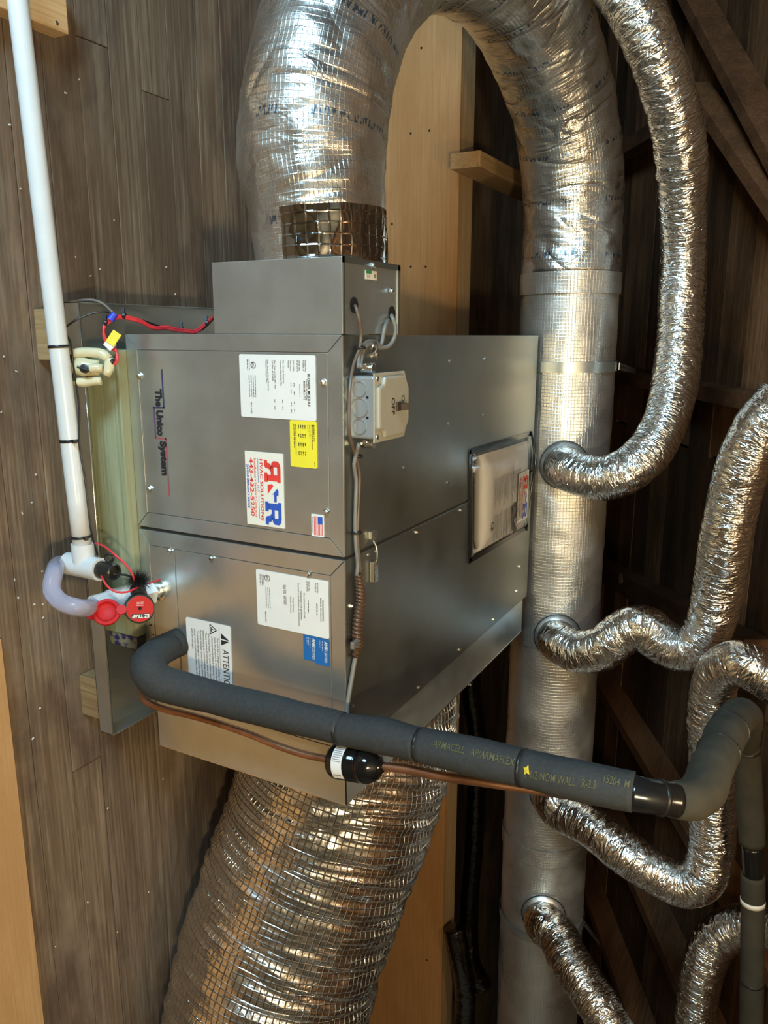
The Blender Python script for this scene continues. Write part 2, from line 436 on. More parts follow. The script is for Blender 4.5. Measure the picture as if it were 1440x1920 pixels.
# boards behind the camera and under the eave (out of the picture): wide, one to a strip
for i in range(11):
    y0 = -3.55 + i*.300
    obj('plank', MB().box((-4, y0, -.018), (4.4, y0 + .298, 0)), MT['plank'], floor)
for i in range(9):
    y0 = 1.21 + i*.299
    obj('plank', MB().box((-4, y0, -.018), (4.4, y0 + .297, 0)), MT['plank'], floor)
# plywood sheet lying over the planks in front of the unit
ply = tag(obj('plywood_sheet', MB().box((.55, -1.1, .0015), (2.9, -.1975, .0135)), MT['ply_lit'], bevel=.001),
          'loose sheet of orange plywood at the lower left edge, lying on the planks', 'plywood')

# roof slope towards the eave: z = .32 + (3.2 - Y) * .53
SL = .53
def roofz(y): return .32 + (3.2 - y)*SL
rn = V(0, -SL, -1).normalized()      # inner side
def roof_at(u, v, off=0.0):
    d = RIGHT*((u-720)/F) + DOWN*((v-960)/F) + FWD
    q = V(0, 3.2, .32) + rn*off
    t = (q - CAM).dot(rn)/d.dot(rn); return CAM + d*t
ru = V(0, -1, SL).normalized()
ceiling = obj('ceiling', MB().obox(V(.25, .9, roofz(.9)) - rn*.05, V(4.2, 0, 0), ru*3.6, rn*.012), MT['joint'])
tag(ceiling, 'dark roof deck behind the boards', None, None, 'structure')
for i in range(30):
    wd = .19; s0 = -3.3 + i*.2
    c0 = V(0, .9, roofz(.9)) + ru*s0
    for a, b in (((-4.0, .42), (.43, 4.4)) if i % 2 else ((-4.0, 1.15), (1.16, 4.4))):
        obj('roof_board', MB().obox(c0 + V((a+b)/2, 0, 0) - rn*random.uniform(.012, .018), V((b-a)/2 - .002, 0, 0), ru*(wd/2 + .004), rn*.010), MT['roof'], ceiling)
def rafter(p, q, wd=.022, dp=.055, name='rafter'):
    ax = (q - p); n = ax.normalized(); side = n.cross(rn).normalized()
    return obj(name, MB().obox((p+q)/2, ax/2, side*wd, rn*dp), MT['rafter'], ceiling)
for x in (-2.65, -2.05, .19, 1.72, 2.3, 2.9):
    rafter(V(x, 3.75, roofz(3.75)) + rn*.05, V(x, -1.0, roofz(-1.0)) + rn*.05, .024)
rafter(roof_at(1255, -90, .06), roof_at(1520, 390, .06), .019, .05)
rafter(roof_at(1305, 165, .09), roof_at(1520, 470, .09), .020, .04)
rafter(roof_at(1080, 1040, .08), roof_at(1420, 1228, .08), .045, .04)
rafter(roof_at(1155, 290, .07), roof_at(1300, 205, .07), .03, .03)
# the other slope, gables: out of the picture, they close the attic
o = obj('wall_front', MB().obox(V(.25, -2.35, 1.885), V(4.2, 0, 0), V(0, 1.30, .689), V(0, -.014, .026)), MT['pale']); tag(o, 'opposite roof slope behind the viewer', None, None, 'structure')
o = obj('wall_knee', MB().box((-4, -3.65, 0), (4.4, -3.6, 1.25)), MT['pale']); tag(o, 'boarded knee wall behind the viewer', None, None, 'structure')
o = obj('wall_right', MB().box((4.4, -3.6, 0), (4.45, 3.9, 2.9)), MT['pale']); tag(o, 'boarded gable', None, None, 'structure')
o = obj('wall_left', MB().box((-4.05, -3.6, 0), (-4.0, 3.9, 2.9)), MT['pale']); tag(o, 'boarded gable', None, None, 'structure')

# knee wall of plywood behind the unit
KY = 1.10
wall_back = obj('wall_back', MB().box((-3.6, KY, .0), (4.3, KY + .012, .352)), MT['ply']); tag(wall_back, 'orange plywood knee wall behind the unit', None, None, 'structure')
obj('top_plate', MB().box((-3.6, KY + .012, .315), (4.3, KY + .10, .352)), MT['plyedge'], wall_back)
obj('sole_plate', MB().box((-3.6, KY + .012, .0), (4.3, KY + .10, .038)), MT['plyedge'], wall_back)
nail = None
for (u, v) in ((725,252),(770,250),(805,245),(770,500),(798,500),(790,90),(735,420),(812,700),(800,1800)):
    p = at(u, v, Y=KY - .0006)
    if nail is None: nail = obj('nail_hole', MB().cyl((0,-.0004,0), (0,.001,0), .0032, 8), MT['dark'], wall_back); nail.location = p
    else: copy_at(nail, p, wall_back)
# lumber: a stub on the top plate, a 2x4 near the top-left corner
tag(obj('lumber_stub', MB().box((-.478, 1.035, .3525), (-.437, 2.05, .44)), MT['oldpine'], bevel=.002),
    'short pine 2x4 stub resting on the knee wall, end towards the viewer', 'lumber')
t = thing('lumber_piece', (-.56, -.1, 0), 'pine 2x4 lying flat on the planks in the top left corner', 'lumber')
obj('board', MB().box((-.612, -.9, .001), (-.524, .046, .040)), MT['pine'], t, bevel=.002)
obj('screw', MB().lathe((-.535, .02, .0395), (0,0,1), [(0,.004),(.0012,.004),(.0016,.002)], 10), MT['zinc'], t)

# ------------------------------------------------------------------ drain pan, blocks, bearers
ZB = .175; ZT = .635; X1 = .361; X2 = .719; X3 = .815; DP = .990
PX0, PX1, PY0, PY1, PZ0, PZ1 = -.055, .782, -.0585, 1.075, .0905, .128
pan = thing('drain_pan', (.36, .4, PZ0), 'shallow galvanised steel drain pan on wood blocks under the unit', 'drain pan')
tk = .0012
obj('pan_base', MB().box((PX0, PY0, PZ0), (PX1, PY1, PZ0 + tk)), MT['galv'], pan)
obj('pan_side', MB().box((PX0, PY0, PZ0), (PX1, PY0 + tk, PZ1)), MT['galv'], pan)
obj('pan_side', MB().box((PX0, PY1 - tk, PZ0), (PX1, PY1, PZ1)), MT['galv'], pan)
obj('pan_end', MB().box((PX0, PY0, PZ0), (PX0 + tk, PY1, PZ1)), MT['galv'], pan)
obj('pan_end', MB().box((PX1 - tk, PY0, PZ0), (PX1, PY1, PZ1)), MT['galv'], pan)
obj('rolled_rim', tube_mb([V(PX0, PY0, PZ1), V(PX1, PY0, PZ1)], .0016, 6, .4), MT['zinc'], pan, True)
for (x0, x1, y0, lab) in ((-.045, .048, -.054, 'short wood block under the pan corner beside the float switch'),
                          (.692, .781, -.026, 'wood block under the pan corner by the copper line, end grain showing')):
    b = thing('support_block', ((x0+x1)/2, y0, 0), lab, 'wood block')
    obj('block', MB().box((x0, y0, .0015), (x1, 1.03, PZ0 - .0005)), MT['endgrain'], b, bevel=.003)
tim = tag(obj('treated_bearer', MB().box((.028, -.022, PZ0 + .0016), (.578, .066, ZB - .001)), MT['treated'], bevel=.002),
    'greenish treated timber bearer in the pan along the front of the unit', 'timber')
tag(obj('treated_bearer', MB().box((-.03, .90, PZ0 + .0016), (.735, .985, ZB - .001)), MT['treated'], bevel=.002),
    'treated timber bearer in the pan under the back of the unit', 'timber')
# a smear of purple primer on the bearer
p = at(243, 1203, Y=-.0225)
pm = M('purple_primer', (.05,.03,.12), .6); nn = pm.noise(pm.coord(), 60, 3)
pm.color(pm.ramp(nn, [(.40, (.27,.28,.19)), (.52, (.04,.025,.12))]))
obj('primer_smear', MB().box((p.x - .012, -.0226, .100), (p.x + .013, -.0218, .1735)), pm.m, tim, label='purple primer smear on the timber')

# ------------------------------------------------------------------ screws
def screw_mesh(parent, p, n, r=.0042):
    n = Vector(n)
    mb = MB().lathe((0,0,0), n, [(0, r*1.5), (.0012, r*1.5), (.0014, r), (.0048, r*.95), (.0056, r*.6)], 6)
    o = obj('screw', mb, MT['zinc'], parent); o.location = p; return o
SCR = {}
def screw(parent, p, n):
    k = tuple(n)
    if k not in SCR: SCR[k] = screw_mesh(parent, p, n); return SCR[k]
    return copy_at(SCR[k], p, parent)
NF = V(0, -1, 0); NT = V(0, 0, 1)

def mitre_frame(parent, x0, x1, z0, z1, wl, wr, wb, wt, y0=0.0, th=.003, mat='galv'):
    """four mitred sheet strips round the front: x0 side (wl), x1 side (wr), bottom (wb), top (wt)"""
    g = .0009
    ix0, ix1, iz0, iz1 = x0 + wl, x1 - wr, z0 + wb, z1 - wt
    A = [(x0,z0),(x1,z0),(x1,z1),(x0,z1)]; I = [(ix0,iz0),(ix1,iz0),(ix1,iz1),(ix0,iz1)]
    nm = ['bottom_strip', 'right_strip', 'top_strip', 'left_strip']
    for i in range(4):
        j = (i+1) % 4; q = [A[i], A[j], I[j], I[i]]
        cx = sum(a for a, _ in q)/4; cz = sum(b for _, b in q)/4
        # shrink along the mitres
        d = (Vector(A[j]) - Vector(A[i])).normalized()*g
        q2 = [Vector(A[i]) + d, Vector(A[j]) - d, Vector(I[j]) - d, Vector(I[i]) + d]
        obj('frame_strip', MB().prism([(a.x, y0, a.y) for a in q2], V(0, th, 0)), MT[mat], parent, bevel=.0006)
    return ix0, ix1, iz0, iz1

# ------------------------------------------------------------------ blower module
bl = thing('blower_module', (X1/2, .5, ZB), 'galvanised steel blower cabinet with white, yellow and red stickers on its front', 'air handler')
obj('casing', MB().box((.0015, .003, ZB), (X1 - .003, DP, ZT)), MT['galv_shaded'], bl, bevel=.0015)
obj('seam_gap', MB().box((X1 - .006, .004, ZB + .003), (X1 + .002, DP - .004, ZT - .0025)), MT['seam'], bl)
ix = mitre_frame(bl, 0, X1 - .004, ZB, ZT, .027, .028, .026, .027)
obj('access_panel', MB().box((ix[0] + .001, .0006, ix[2] + .001), (ix[1] - .001, .0036, ix[3] - .001)), MT['galv'], bl, bevel=.0008, label='flat galvanised access panel')
for u, v in ((606,717),(262,705),(281,917),(612,960)): screw(bl, at(u, v, Y=.0004), NF)
for u, v in ((842,677),(908,673),(905,778),(840,794),(838,905),(756,877)):
    p = at(u, v, Z=ZT); screw(bl, p, NT).scale = (.6,.6,.6)

def sticker(parent, name, x0, x1, z0, z1, mat, label, y=.0000, th=.0006, rnd=.003, n='front'):
    """rounded paper on the front face; returns (object, Sheet with origin at reading top-left)"""
    r = rnd; pts = []
    for cx, cz, a0 in ((x1-r, z1-r, 0), (x0+r, z1-r, 90), (x0+r, z0+r, 180), (x1-r, z0+r, 270)):
        for k in range(4):
            a = R_(a0 + k*30); pts.append((cx + r*math.cos(a), y, cz + r*math.sin(a)))
    o = obj(name, MB().prism(pts, V(0, -th, 0)), MT[mat], parent, label=label)
    return o, Sheet((x0, y - th, z1), (1,0,0), (0,0,1), (0,-1,0))
def ink(parent, mb, mat='ink', name='printed_text'): return obj(name, mb, MT[mat], parent)

# --- logo lettering
sh = Sheet((0, .0004, 0), (1,0,0), (0,0,1), (0,-1,0))
mb = MB()
for s_, x, wd in (('The', .096, .032), ('Unico', .134, .047), ('System', .190, .064)):
    sh.text(mb, s_, x, -.2385, width=wd, size=.0205, bold=.055)
ink(bl, mb, 'ink', 'logo_lettering')
def strip(parent, pts, wd, mat, name='logo_line'):
    mb = MB()
    for (a, b), (c, d) in zip(pts[:-1], pts[1:]):
        dx, dz = c - a, d - b; L = math.hypot(dx, dz); nx, nz = -dz/L*wd/2, dx/L*wd/2; ex, ez = dx/L*wd/2, dz/L*wd/2
        sh.poly(mb, [(a-ex+nx, -(b-ez+nz)), (a-ex-nx, -(b-ez-nz)), (c+ex-nx, -(d+ez-nz)), (c+ex+nx, -(d+ez+nz))])
    return obj(name, mb, MT[mat], parent)
strip(bl, [(.062,.258),(.129,.258),(.130,.2335)], .0027, 'navy')
strip(bl, [(.130,.2335),(.185,.2335)], .0027, 'purple')
strip(bl, [(.185,.2335),(.1855,.258),(.289,.258)], .0027, 'rose')

# --- white rating label
def etl(s_, mb, x, t, r=.0055):
    for k in range(20):
        a, b = 2*math.pi*k/20, 2*math.pi*(k+1)/20
        s_.poly(mb, [(x + r*math.cos(a), t + r*math.sin(a)), (x + r*math.cos(b), t + r*math.sin(b)),
                     (x + .82*r*math.cos(b), t + .82*r*math.sin(b)), (x + .82*r*math.cos(a), t + .82*r*math.sin(a))])
    s_.text(mb, 'ETL', x, t + .0025, width=.0078, bold=.02, align='c')
o, s_ = sticker(bl, 'rating_label', .032, .136, .4335, .585, 'white', 'white rating label with small black print')
mb = MB()
s_.text(mb, 'BLOWER MODULE', .055, .0150, width=.052, align='c', bold=.012)
s_.text(mb, 'Module de Soufflage', .055, .0190, width=.033, align='c')
s_.text(mb, 'M3036BL2-ST2', .056, .0233, width=.030, align='c', bold=.01)
for t_, a in ((.020, 'Model No.'), (.0242, 'Modele #'), (.0315, 'Serial No.'), (.0355, '# de Serie'), (.0428, 'Unit Volts'), (.0486, 'Fan Motor'), (.0528, 'Moteur'),
              (.0640, 'Min. Circuit Ampacity'), (.0682, 'Courant Admissible Min.'), (.0800, 'Max. Fuse or Ckt. Bkr. Size'), (.0842, 'Cal. Max. de Fusible'),
              (.0940, 'Max. External Static Pressure'), (.0980, 'Pression Statique Max.')):
    s_.text(mb, a, .0085, t_, size=.0042)
for t_, xs in ((.0315, (.046,)), (.0428, (.044, .058, .074, .086)), (.0486, (.044, .055, .076, .087)), (.066, (.072, .083)), (.082, (.072, .083))):
    for q in xs: s_.dashes(mb, q, t_ - .0018, .006 if len(xs) > 1 else .02, seed=int(q*1e4))
etl(s_, mb, .0175, .1225)
for i in range(4): s_.dashes(mb, .034, .1185 + i*.0042, .036, seed=i)
for i in range(2): s_.dashes(mb, .008, .1300 + i*.004, .018, seed=9 + i)
s_.text(mb, 'Made in USA', .079, .1300, width=.019, bold=.01)
ink(o, mb)
# --- yellow label
o, s_ = sticker(bl, 'specification_label', .1365, .2135, .533, .5855, 'yellow', 'yellow blower specification label')
mb = MB()
s_.text(mb, 'M3036BL2-ST2', .006, .0070, width=.027, bold=.008)
s_.text(mb, 'Blower Specifications', .006, .0110, width=.040, bold=.008)
for i in range(2): s_.dashes(mb, .006, .0125 + i*.0036, .022 - i*.01, seed=20 + i)
for i in range(4):
    for q in range(4): s_.dashes(mb, .007 + q*.0145, .0215 + i*.0042, .006, .0016, seed=40 + i*4 + q)
for i in range(2): s_.dashes(mb, .006, .0400 + i*.0036, .052 - i*.012, seed=70 + i)
s_.dashes(mb, .066, .004, .007, seed=80)
ink(o, mb)

# --- contractor sticker (printed the same on the manual)
def contractor(o, s_, W, H, coarse=False):
    k = W/.128; j = H/.079
    red = MB(); blu = MB(); wht = MB()
    X_ = lambda v: v*k
    Y_ = lambda v: v*j
    def R(mb, flip, x0, x1, t0, t1):
        wd = x1 - x0; hh = t1 - t0
        f = (lambda a: x1 - a*wd) if flip else (lambda a: x0 + a*wd)
        def P(pts): s_.poly(mb, ([(X_(f(a)), Y_(t0 + b*hh)) for a, b in pts])[::(1 if flip else -1)])
        P([(0,0),(.72,0),(.72,.20),(0,.20)]); P([(.06,.20),(.34,.20),(.34,.82),(.06,.82)]); P([(0,.80),(.42,.80),(.42,1),(0,1)])
        P([(.72,0),(.88,.05),(.97,.16),(.97,.42),(.88,.54),(.70,.58),(.70,.20)])
        P([(.34,.42),(.72,.42),(.72,.60),(.34,.60)])
        P([(.48,.60),(.76,.56),(.86,.66),(.88,.80),(1,.80),(1,1),(.74,1),(.64,.92),(.60,.70)])
    R(red, True, .0125, .0500, .0055, .0390); R(blu, False, .0840, .1245, .0055, .0390)
    s_.poly(red, [(X_(a), Y_(b)) for a, b in ((.0530,.0235),(.0560,.0210),(.0590,.0230),(.0710,.0330),(.0550,.0330))][::-1])
    s_.poly(blu, [(X_(a), Y_(b)) for a, b in ((.0600,.0130),(.0640,.0105),(.0730,.0110),(.0720,.0145),(.0840,.0150),(.0840,.0200),(.0700,.0200),(.0720,.0240))][::-1])
    s_.text(red, 'HVAC SOLUTIONS', X_(.0120), Y_(.0480), width=X_(.107), size=.0085*j, bold=.02)
    s_.rect(blu, X_(.0110), Y_(.0515), X_(.0530), Y_(.0524)); s_.rect(blu, X_(.0750), Y_(.0515), X_(.1160), Y_(.0524))
    s_.text(blu, 'LLC', X_(.0570), Y_(.0536), width=X_(.013), size=.0050*j)
    s_.text(red, 'Installation • Service • Contracts', X_(.0120), Y_(.0602), width=X_(.102), size=.0068*j, bold=.006)
    s_.text(red, '443-432-5250', X_(.0110), Y_(.0698), width=X_(.102), size=.0106*j, bold=.025)
    s_.text(blu, '24 HOUR EMERGENCY SERVICE', X_(.0230), Y_(.0762), width=X_(.076), size=.0062*j, bold=.02)
    ink(o, red, 'red', 'red_print'); ink(o, blu, 'blue', 'blue_print')
o, s_ = sticker(bl, 'contractor_sticker', .194, .3225, .438, .5175, 'cream', 'cream sticker printed in red and blue with a phone number', rnd=.0008)
contractor(o, s_, .1285, .0795)
# --- flag sticker
o, s_ = sticker(bl, 'flag_sticker', .290, .328, .572, .5965, 'white', 'small stars and stripes flag sticker', rnd=.001)
rd = MB(); bu = MB()
for i in range(7): s_.rect(rd, .0035 if i > 3 else .0165, .0022 + i*.0026, .0355, .0035 + i*.0026)
s_.rect(bu, .0035, .0022, .0160, .0115, .0006); ink(o, rd, 'red', 'stripes'); ink(o, bu, 'blue', 'canton')
mb = MB(); s_.dashes(mb, .005, .0212, .028, .0012, 5); ink(o, mb, 'inkgrey')

# ------------------------------------------------------------------ cooling module
cl = thing('cooling_module', ((X1+X2)/2, .5, ZB), 'galvanised cooling coil cabinet with the ATTENTION label, joined to the blower cabinet', 'air handler')
obj('casing', MB().box((X1 + .002, .003, ZB), (X2, DP, ZT)), MT['galv_shaded'], cl, bevel=.0015)
ix = mitre_frame(cl, X1 + .002, X2, ZB, ZT, .029, .012, .025, .027)
obj('access_panel', MB().box((.2625 and ix[0] + .001, .0006, .2635), (ix[1] - .001, .0036, ix[3] - .001)), MT['galv'], cl, bevel=.0008, label='wide galvanised access panel')
obj('coil_strip', MB().box((ix[0] + .001, .0006, ix[2] + .001), (ix[1] - .001, .0036, .2620)), MT['galv'], cl, bevel=.0008, label='narrow galvanised strip with the pipe holes')
for u, v in ((319,1033),(397,1047),(579,1076)): screw(cl, at(u, v, Y=.0004), NF)
for u, v in ((658,1136),(863,957),(781,998),(660,1323),(784,1289),(861,1218),(925,1161),(968,1108),(973,1062)):
    screw(cl, at(u, v, Z=ZT), NT).scale = (.75,.75,.75)
o, s_ = sticker(cl, 'rating_label', .403, .506, .453, .6035, 'white', 'white cooling module rating label')
mb = MB()
s_.text(mb, 'COOLING MODULE', .053, .0125, width=.038, align='c', bold=.008)
s_.text(mb, 'Module de Refroidissement', .053, .0165, width=.042, align='c', bold=.006)
s_.text(mb, 'M3036CL1-B', .053, .0245, width=.021, align='c', bold=.006)
for t_, a in ((.0228, 'Model No.'), (.0270, 'Modele #'), (.0400, 'Serial No.'), (.0440, '# de Serie'), (.0890, 'Low Side   150 PSIG'), (.0930, 'High Side  300 PSIG')):
    s_.text(mb, a, .0060 if t_ < .08 else .020, t_, size=.0044)
s_.dashes(mb, .040, .0400, .022, .0013, 3)
s_.text(mb, 'Use replacement coil only', .028, .0510, width=.046)
s_.text(mb, 'Refrigeration Coil Specification', .026, .0575, width=.052, bold=.006)
s_.text(mb, 'Serpentin et specifications de refroidissement', .012, .0625, width=.078)
s_.text(mb, 'Design Pressure', .040, .0740, width=.026)
s_.text(mb, 'Pression Nominale', .038, .0785, width=.031)
etl(s_, mb, .0130, .1260, .006)
for i in range(3): s_.dashes(mb, .030, .1210 + i*.004, .038, seed=100 + i)
for i in range(3): s_.dashes(mb, .008, .1330 + i*.004, .02, seed=110 + i)
s_.text(mb, 'Made in USA', .076, .1330, width=.019, bold=.01); ink(o, mb)
# --- two blue certification stickers
for i, (x0, x1, z0, z1) in enumerate(((.5065, .553, .5505, .5775), (.5075, .5565, .5755, .6030))):
    o, s_ = sticker(cl, 'certification_sticker', x0, x1, z0, z1, 'bluesticker', 'bright blue certification sticker, white print', rnd=.001, y=-.0002*i)
    mb = MB(); s_.text(mb, 'AHRI', .004, .0085, width=.016, size=.0085, bold=.03); s_.text(mb, 'CERTIFIED', .0215, .0085, width=.021, size=.0072)
    for q in range(3): s_.dashes(mb, .004, .0125 + q*.003, .018 - q*.003, .0006, 130 + q)
    ink(o, mb, 'white')
# --- ATTENTION label
o, s_ = sticker(cl, 'attention_label', .5225, .672, .2825, .3895, 'white', 'white ATTENTION label partly behind the insulated pipe', rnd=.004)
mb = MB()
s_.text(mb, 'ATTENTION', .0480, .0205, width=.083, size=.0205, bold=.004)
s_.poly(mb, [(.0165,.0225),(.0290,.0030),(.0275,.0225)][::-1]); s_.poly(mb, [(.0300,.0225),(.0310,.0040),(.0410,.0225)][::-1])
s_.rect(mb, .006, .0262, .143, .0268)
for a, b in (((.004,.0480),(.0135,.0325)), ((.0135,.0325),(.0230,.0480)), ((.0230,.0480),(.004,.0480))):
    dx, dt = b[0]-a[0], b[1]-a[1]; L = math.hypot(dx, dt); nx, nt = -dt/L*.0009, dx/L*.0009
    s_.poly(mb, [(a[0]+nx,a[1]+nt),(a[0]-nx,a[1]-nt),(b[0]-nx,b[1]-nt),(b[0]+nx,b[1]+nt)]); s_.poly(mb, [(a[0]+nx,a[1]+nt),(b[0]+nx,b[1]+nt),(b[0]-nx,b[1]-nt),(a[0]-nx,a[1]-nt)])
s_.rect(mb, .009, .0440, .018, .0462); s_.rect(mb, .0125, .0400, .0145, .0440)
for i, a in enumerate(('This unit has a refrigerant holding charge. You must', 'check for pressure at the access port and', 'release pressure before removing copper caps.',
                       '· You must install TX valve before operation.', '· Please remove all schrader cores and caps', 'before brazing to avoid damaging components.',
                       'Reinstall schrader cores and caps after brazing.', '· To prevent damage to expansion valve sensor,', 'always wrap copper lines with a wet cloth', 'with dry nitrogen.')):
    s_.text(mb, a, .0275 if i < 3 else .020, .0340 + i*.0066 + (.001 if i > 2 else 0) + (.001 if i > 6 else 0), size=.0058)
ink(o, mb)
# --- small dark rivet holes on the coil strip
for u, v in ((288,1190),(283,1172)):
    obj('rivet_hole', MB().cyl(at(u, v, Y=.0004), at(u, v, Y=.0004) + V(0,-.0006,0), .0022, 8), MT['dark'], cl)
# --- toggle latch bridging the two cabinets
la = obj('latch', MB().box((.385, .083, ZT), (.425, .101, ZT + .010)), MT['zinc'], cl, bevel=.003, label='bright zinc toggle latch')
obj('latch_hook', tube_mb([V(.345,.088,ZT+.004), V(.36,.088,ZT+.012), V(.39,.090,ZT+.012)], .002, 6, .01), MT['zinc'], la, True)
obj('latch_keeper', MB().box((.330, .080, ZT), (.346, .100, ZT + .008)), MT['zinc'], la, bevel=.002)
for y in (.078, .106): obj('rivet', MB().lathe((.372, y, ZT), (0,0,1), [(0,.004),(.002,.0035),(.003,.001)], 8), MT['zinc'], la, True)

# ------------------------------------------------------------------ return collar below the coil cabinet
rc = thing('return_collar', ((X2+X3)/2, .5, .19), 'open sheet metal return collar below the coil cabinet, above the big flexible duct', 'duct collar')
cy0, cy1, cz0, cz1 = .0015, .958, .190, .6335
for nm, a, b in (('collar_side', (X2, cy0, cz0), (X3, cy0 + .0015, cz1)), ('collar_side', (X2, cy1 - .0015, cz0), (X3, cy1, cz1)),
                 ('collar_side', (X2, cy0, cz0), (X3, cy1, cz0 + .0015)), ('collar_side', (X2, cy0, cz1 - .0015), (X3, cy1, cz1))):
    obj(nm, MB().box(a, b), MT['galv'] if a[1] == cy0 and b[2] - a[2] > .1 else MT['galv'], rc)
obj('folded_edge', MB().box((X3 - .002, cy0 - .0008, cz0), (X3 + .0005, cy0 + .004, cz1)), MT['zinc'], rc)
obj('folded_edge', MB().box((X3 - .002, cy0, cz1 - .003), (X3 + .0005, cy1, cz1 + .0006)), MT['zinc'], rc)

# ------------------------------------------------------------------ supply box on the left end of the blower
sb = thing('supply_box', (-.058, .1, .38), 'small galvanised steel box between the blower cabinet and the silver duct', 'duct box')
obj('body', MB().box((-.1165, .002, .381), (-.0012, .192, .6345)), MT['galv'], sb, bevel=.001)
for a, b in (((-.1165, .003, .6345), (-.107, .1925, .6365)), ((-.1165, .184, .6345), (-.0012, .1925, .6365)), ((-.1165, .003, .6345), (-.0012, .007, .6365))):
    obj('rim', MB().box(a, b), MT['galv_shaded'], sb)
for u, v in ((698,498),(733,546)): screw(sb, at(u, v, Z=ZT + .0015), NT)
for u, v in ((664,572),(735,588)):
    p = at(u, v, Z=ZT); obj('cable_hole', MB().lathe((p.x, p.y, .6346), (0,0,1), [(0,.0125),(.0008,.0125)], 20), MT['dark'], sb, label='dark cable hole')
p0 = at(686, 506, Z=ZT + .0006); 
q = obj('inspection_sticker', MB().box((p0.x, p0.y, ZT - .0002), (p0.x + .014, p0.y + .036, ZT + .0007)), MT['cream'], sb, label='tiny white and green sticker')
s_ = Sheet((p0.x, p0.y, ZT + .0007), (0,1,0), (-1,0,0), (0,0,1)); mb = MB(); s_.rect(mb, 0, 0, .018, .005); ink(q, mb, 'green', 'green_print')
mb = MB(); s_.text(mb, '0.4', .003, .0115, size=.007); s_.rect(mb, .026, .005, .031, .011); ink(q, mb, 'inkgrey')

# ------------------------------------------------------------------ foil ducts
nz = noise.noise
def wrap_disp(amp=.012, fold=.006, seed=0.0):
    o = V(seed*3.1, seed*1.7, seed*5.3)
    def f(s, a, p, d, r):
        q = p + d*r
        n1 = nz(q*5 + o); n2 = nz(V(q.x*16, q.y*16, q.z*16) + o); n3 = nz(q*38 + o)
        return amp*n1*.6 + fold*(.5 - abs(n2))*.8 + fold*.25*n3
    return f
def flex_disp(seed, pitch=.030, amp=.10):
    o = V(seed*7.7, seed*3.3, seed*1.1)
    def f(s, a, p, d, r):
        q = p + d*r
        h = (s/pitch + a/(2*math.pi)) % 1.0
        rib = 1 - abs(h*2 - 1)
        k = max(0, .15 + 1.2*nz(q*7 + o))                   # the wire shows here and there
        w_ = max(0, .55 + 1.1*nz(q*6 - o))                  # crumpled here, stretched smooth there
        sl = s*46 + 1.1*math.sin(a + s*9 + seed) + 1.6*nz(q*8 + o)
        vq = V(math.cos(a)*.75, math.sin(a)*.75, sl) + o
        n2 = nz(vq); n4 = nz(V(math.cos(a)*1.9 + s*12, math.sin(a)*1.9 - s*9, s*30) - o)
        n1 = nz(q*14 + o); n3 = nz(q*75 + o)
        rg = (1 - abs(n2)*2.4); rg = rg if rg > 0 else rg*.35
        r4 = (1 - abs(n4)*2.4); r4 = r4 if r4 > 0 else r4*.3
        return r*(amp*.22*k*rib**2 + w_*amp*(.55*rg + .35*r4 + .15*n3) + amp*.5*n1 - amp*.35)
    return f

PY, PZ, PR = 1.13, .672, .130
t = thing('supply_duct', (-.6, .6, .3), 'foil wrapped supply duct making a U turn from the small steel box', 'duct')
e_ = V(0, PY - .125, PZ - .505); RR = e_.length/2; e_.normalize(); mid = V(-.275, (PY + .125)/2, (PZ + .505)/2)
path = [V(-.108, .122, .520), V(-.16, .122, .518), V(-.22, .121, .514)]
rads = [.108, .111, .115]
for k in range(0, 13):
    a = math.pi*(1 - k/12)
    path.append(mid + e_*RR*math.cos(a) + V(-RR*math.sin(a)*.96, 0, 0)); rads.append(.122 + .007*k/12)
path += [V(-.16, PY, PZ)]; rads += [PR + .001]
obj('duct_sleeve', tube_mb(path, rads, 96, .0075, wrap_disp(.014, .0075, 1.0), up=V(0, -1, 0)), MT['elbow'], t, True)
# dark glossy foil tape round the foot of the duct
def tpatch(seed, a0, a1, i0, grow):
    return tube_mb(path[:3], [r + grow for r in rads[:3]], 40, .006, wrap_disp(.020, .006, seed), th=(a0, a1), up=V(0, -1, 0))
obj('foil_tape', tube_mb([V(-.110,.122,.520), V(-.16,.122,.518), V(-.196,.1215,.516)], [.1112,.1142,.1165], 60, .004, wrap_disp(.014, .0075, 1.0), th=(R_(2), R_(150)), up=V(0,-1,0)), MT['foil_tape'], t, True, label='glossy dark foil tape with threads')
p = at(594, 302, D=1.27)
obj('tear', MB().lathe(p, FWD, [(0,.0035),(.02,.003)], 8), MT['dark'], t, label='small dark tear in the foil')

pl = thing('plenum_duct', (1.0, PY, PZ - PR), 'long straight foil wrapped trunk duct behind the unit, with flexible runs branching off', 'duct')
def pz(x): return PZ + .02*max(0, min(1, (x + .19)/2.79))
obj('duct_wrap', tube_mb([V(x, PY, pz(x)) for x in (-.19, .4, 1.2, 2.6)], PR, 72, .012, wrap_disp(.005, .0028, 2.0), up=V(0,-1,0)), MT['plenum'], pl, True)
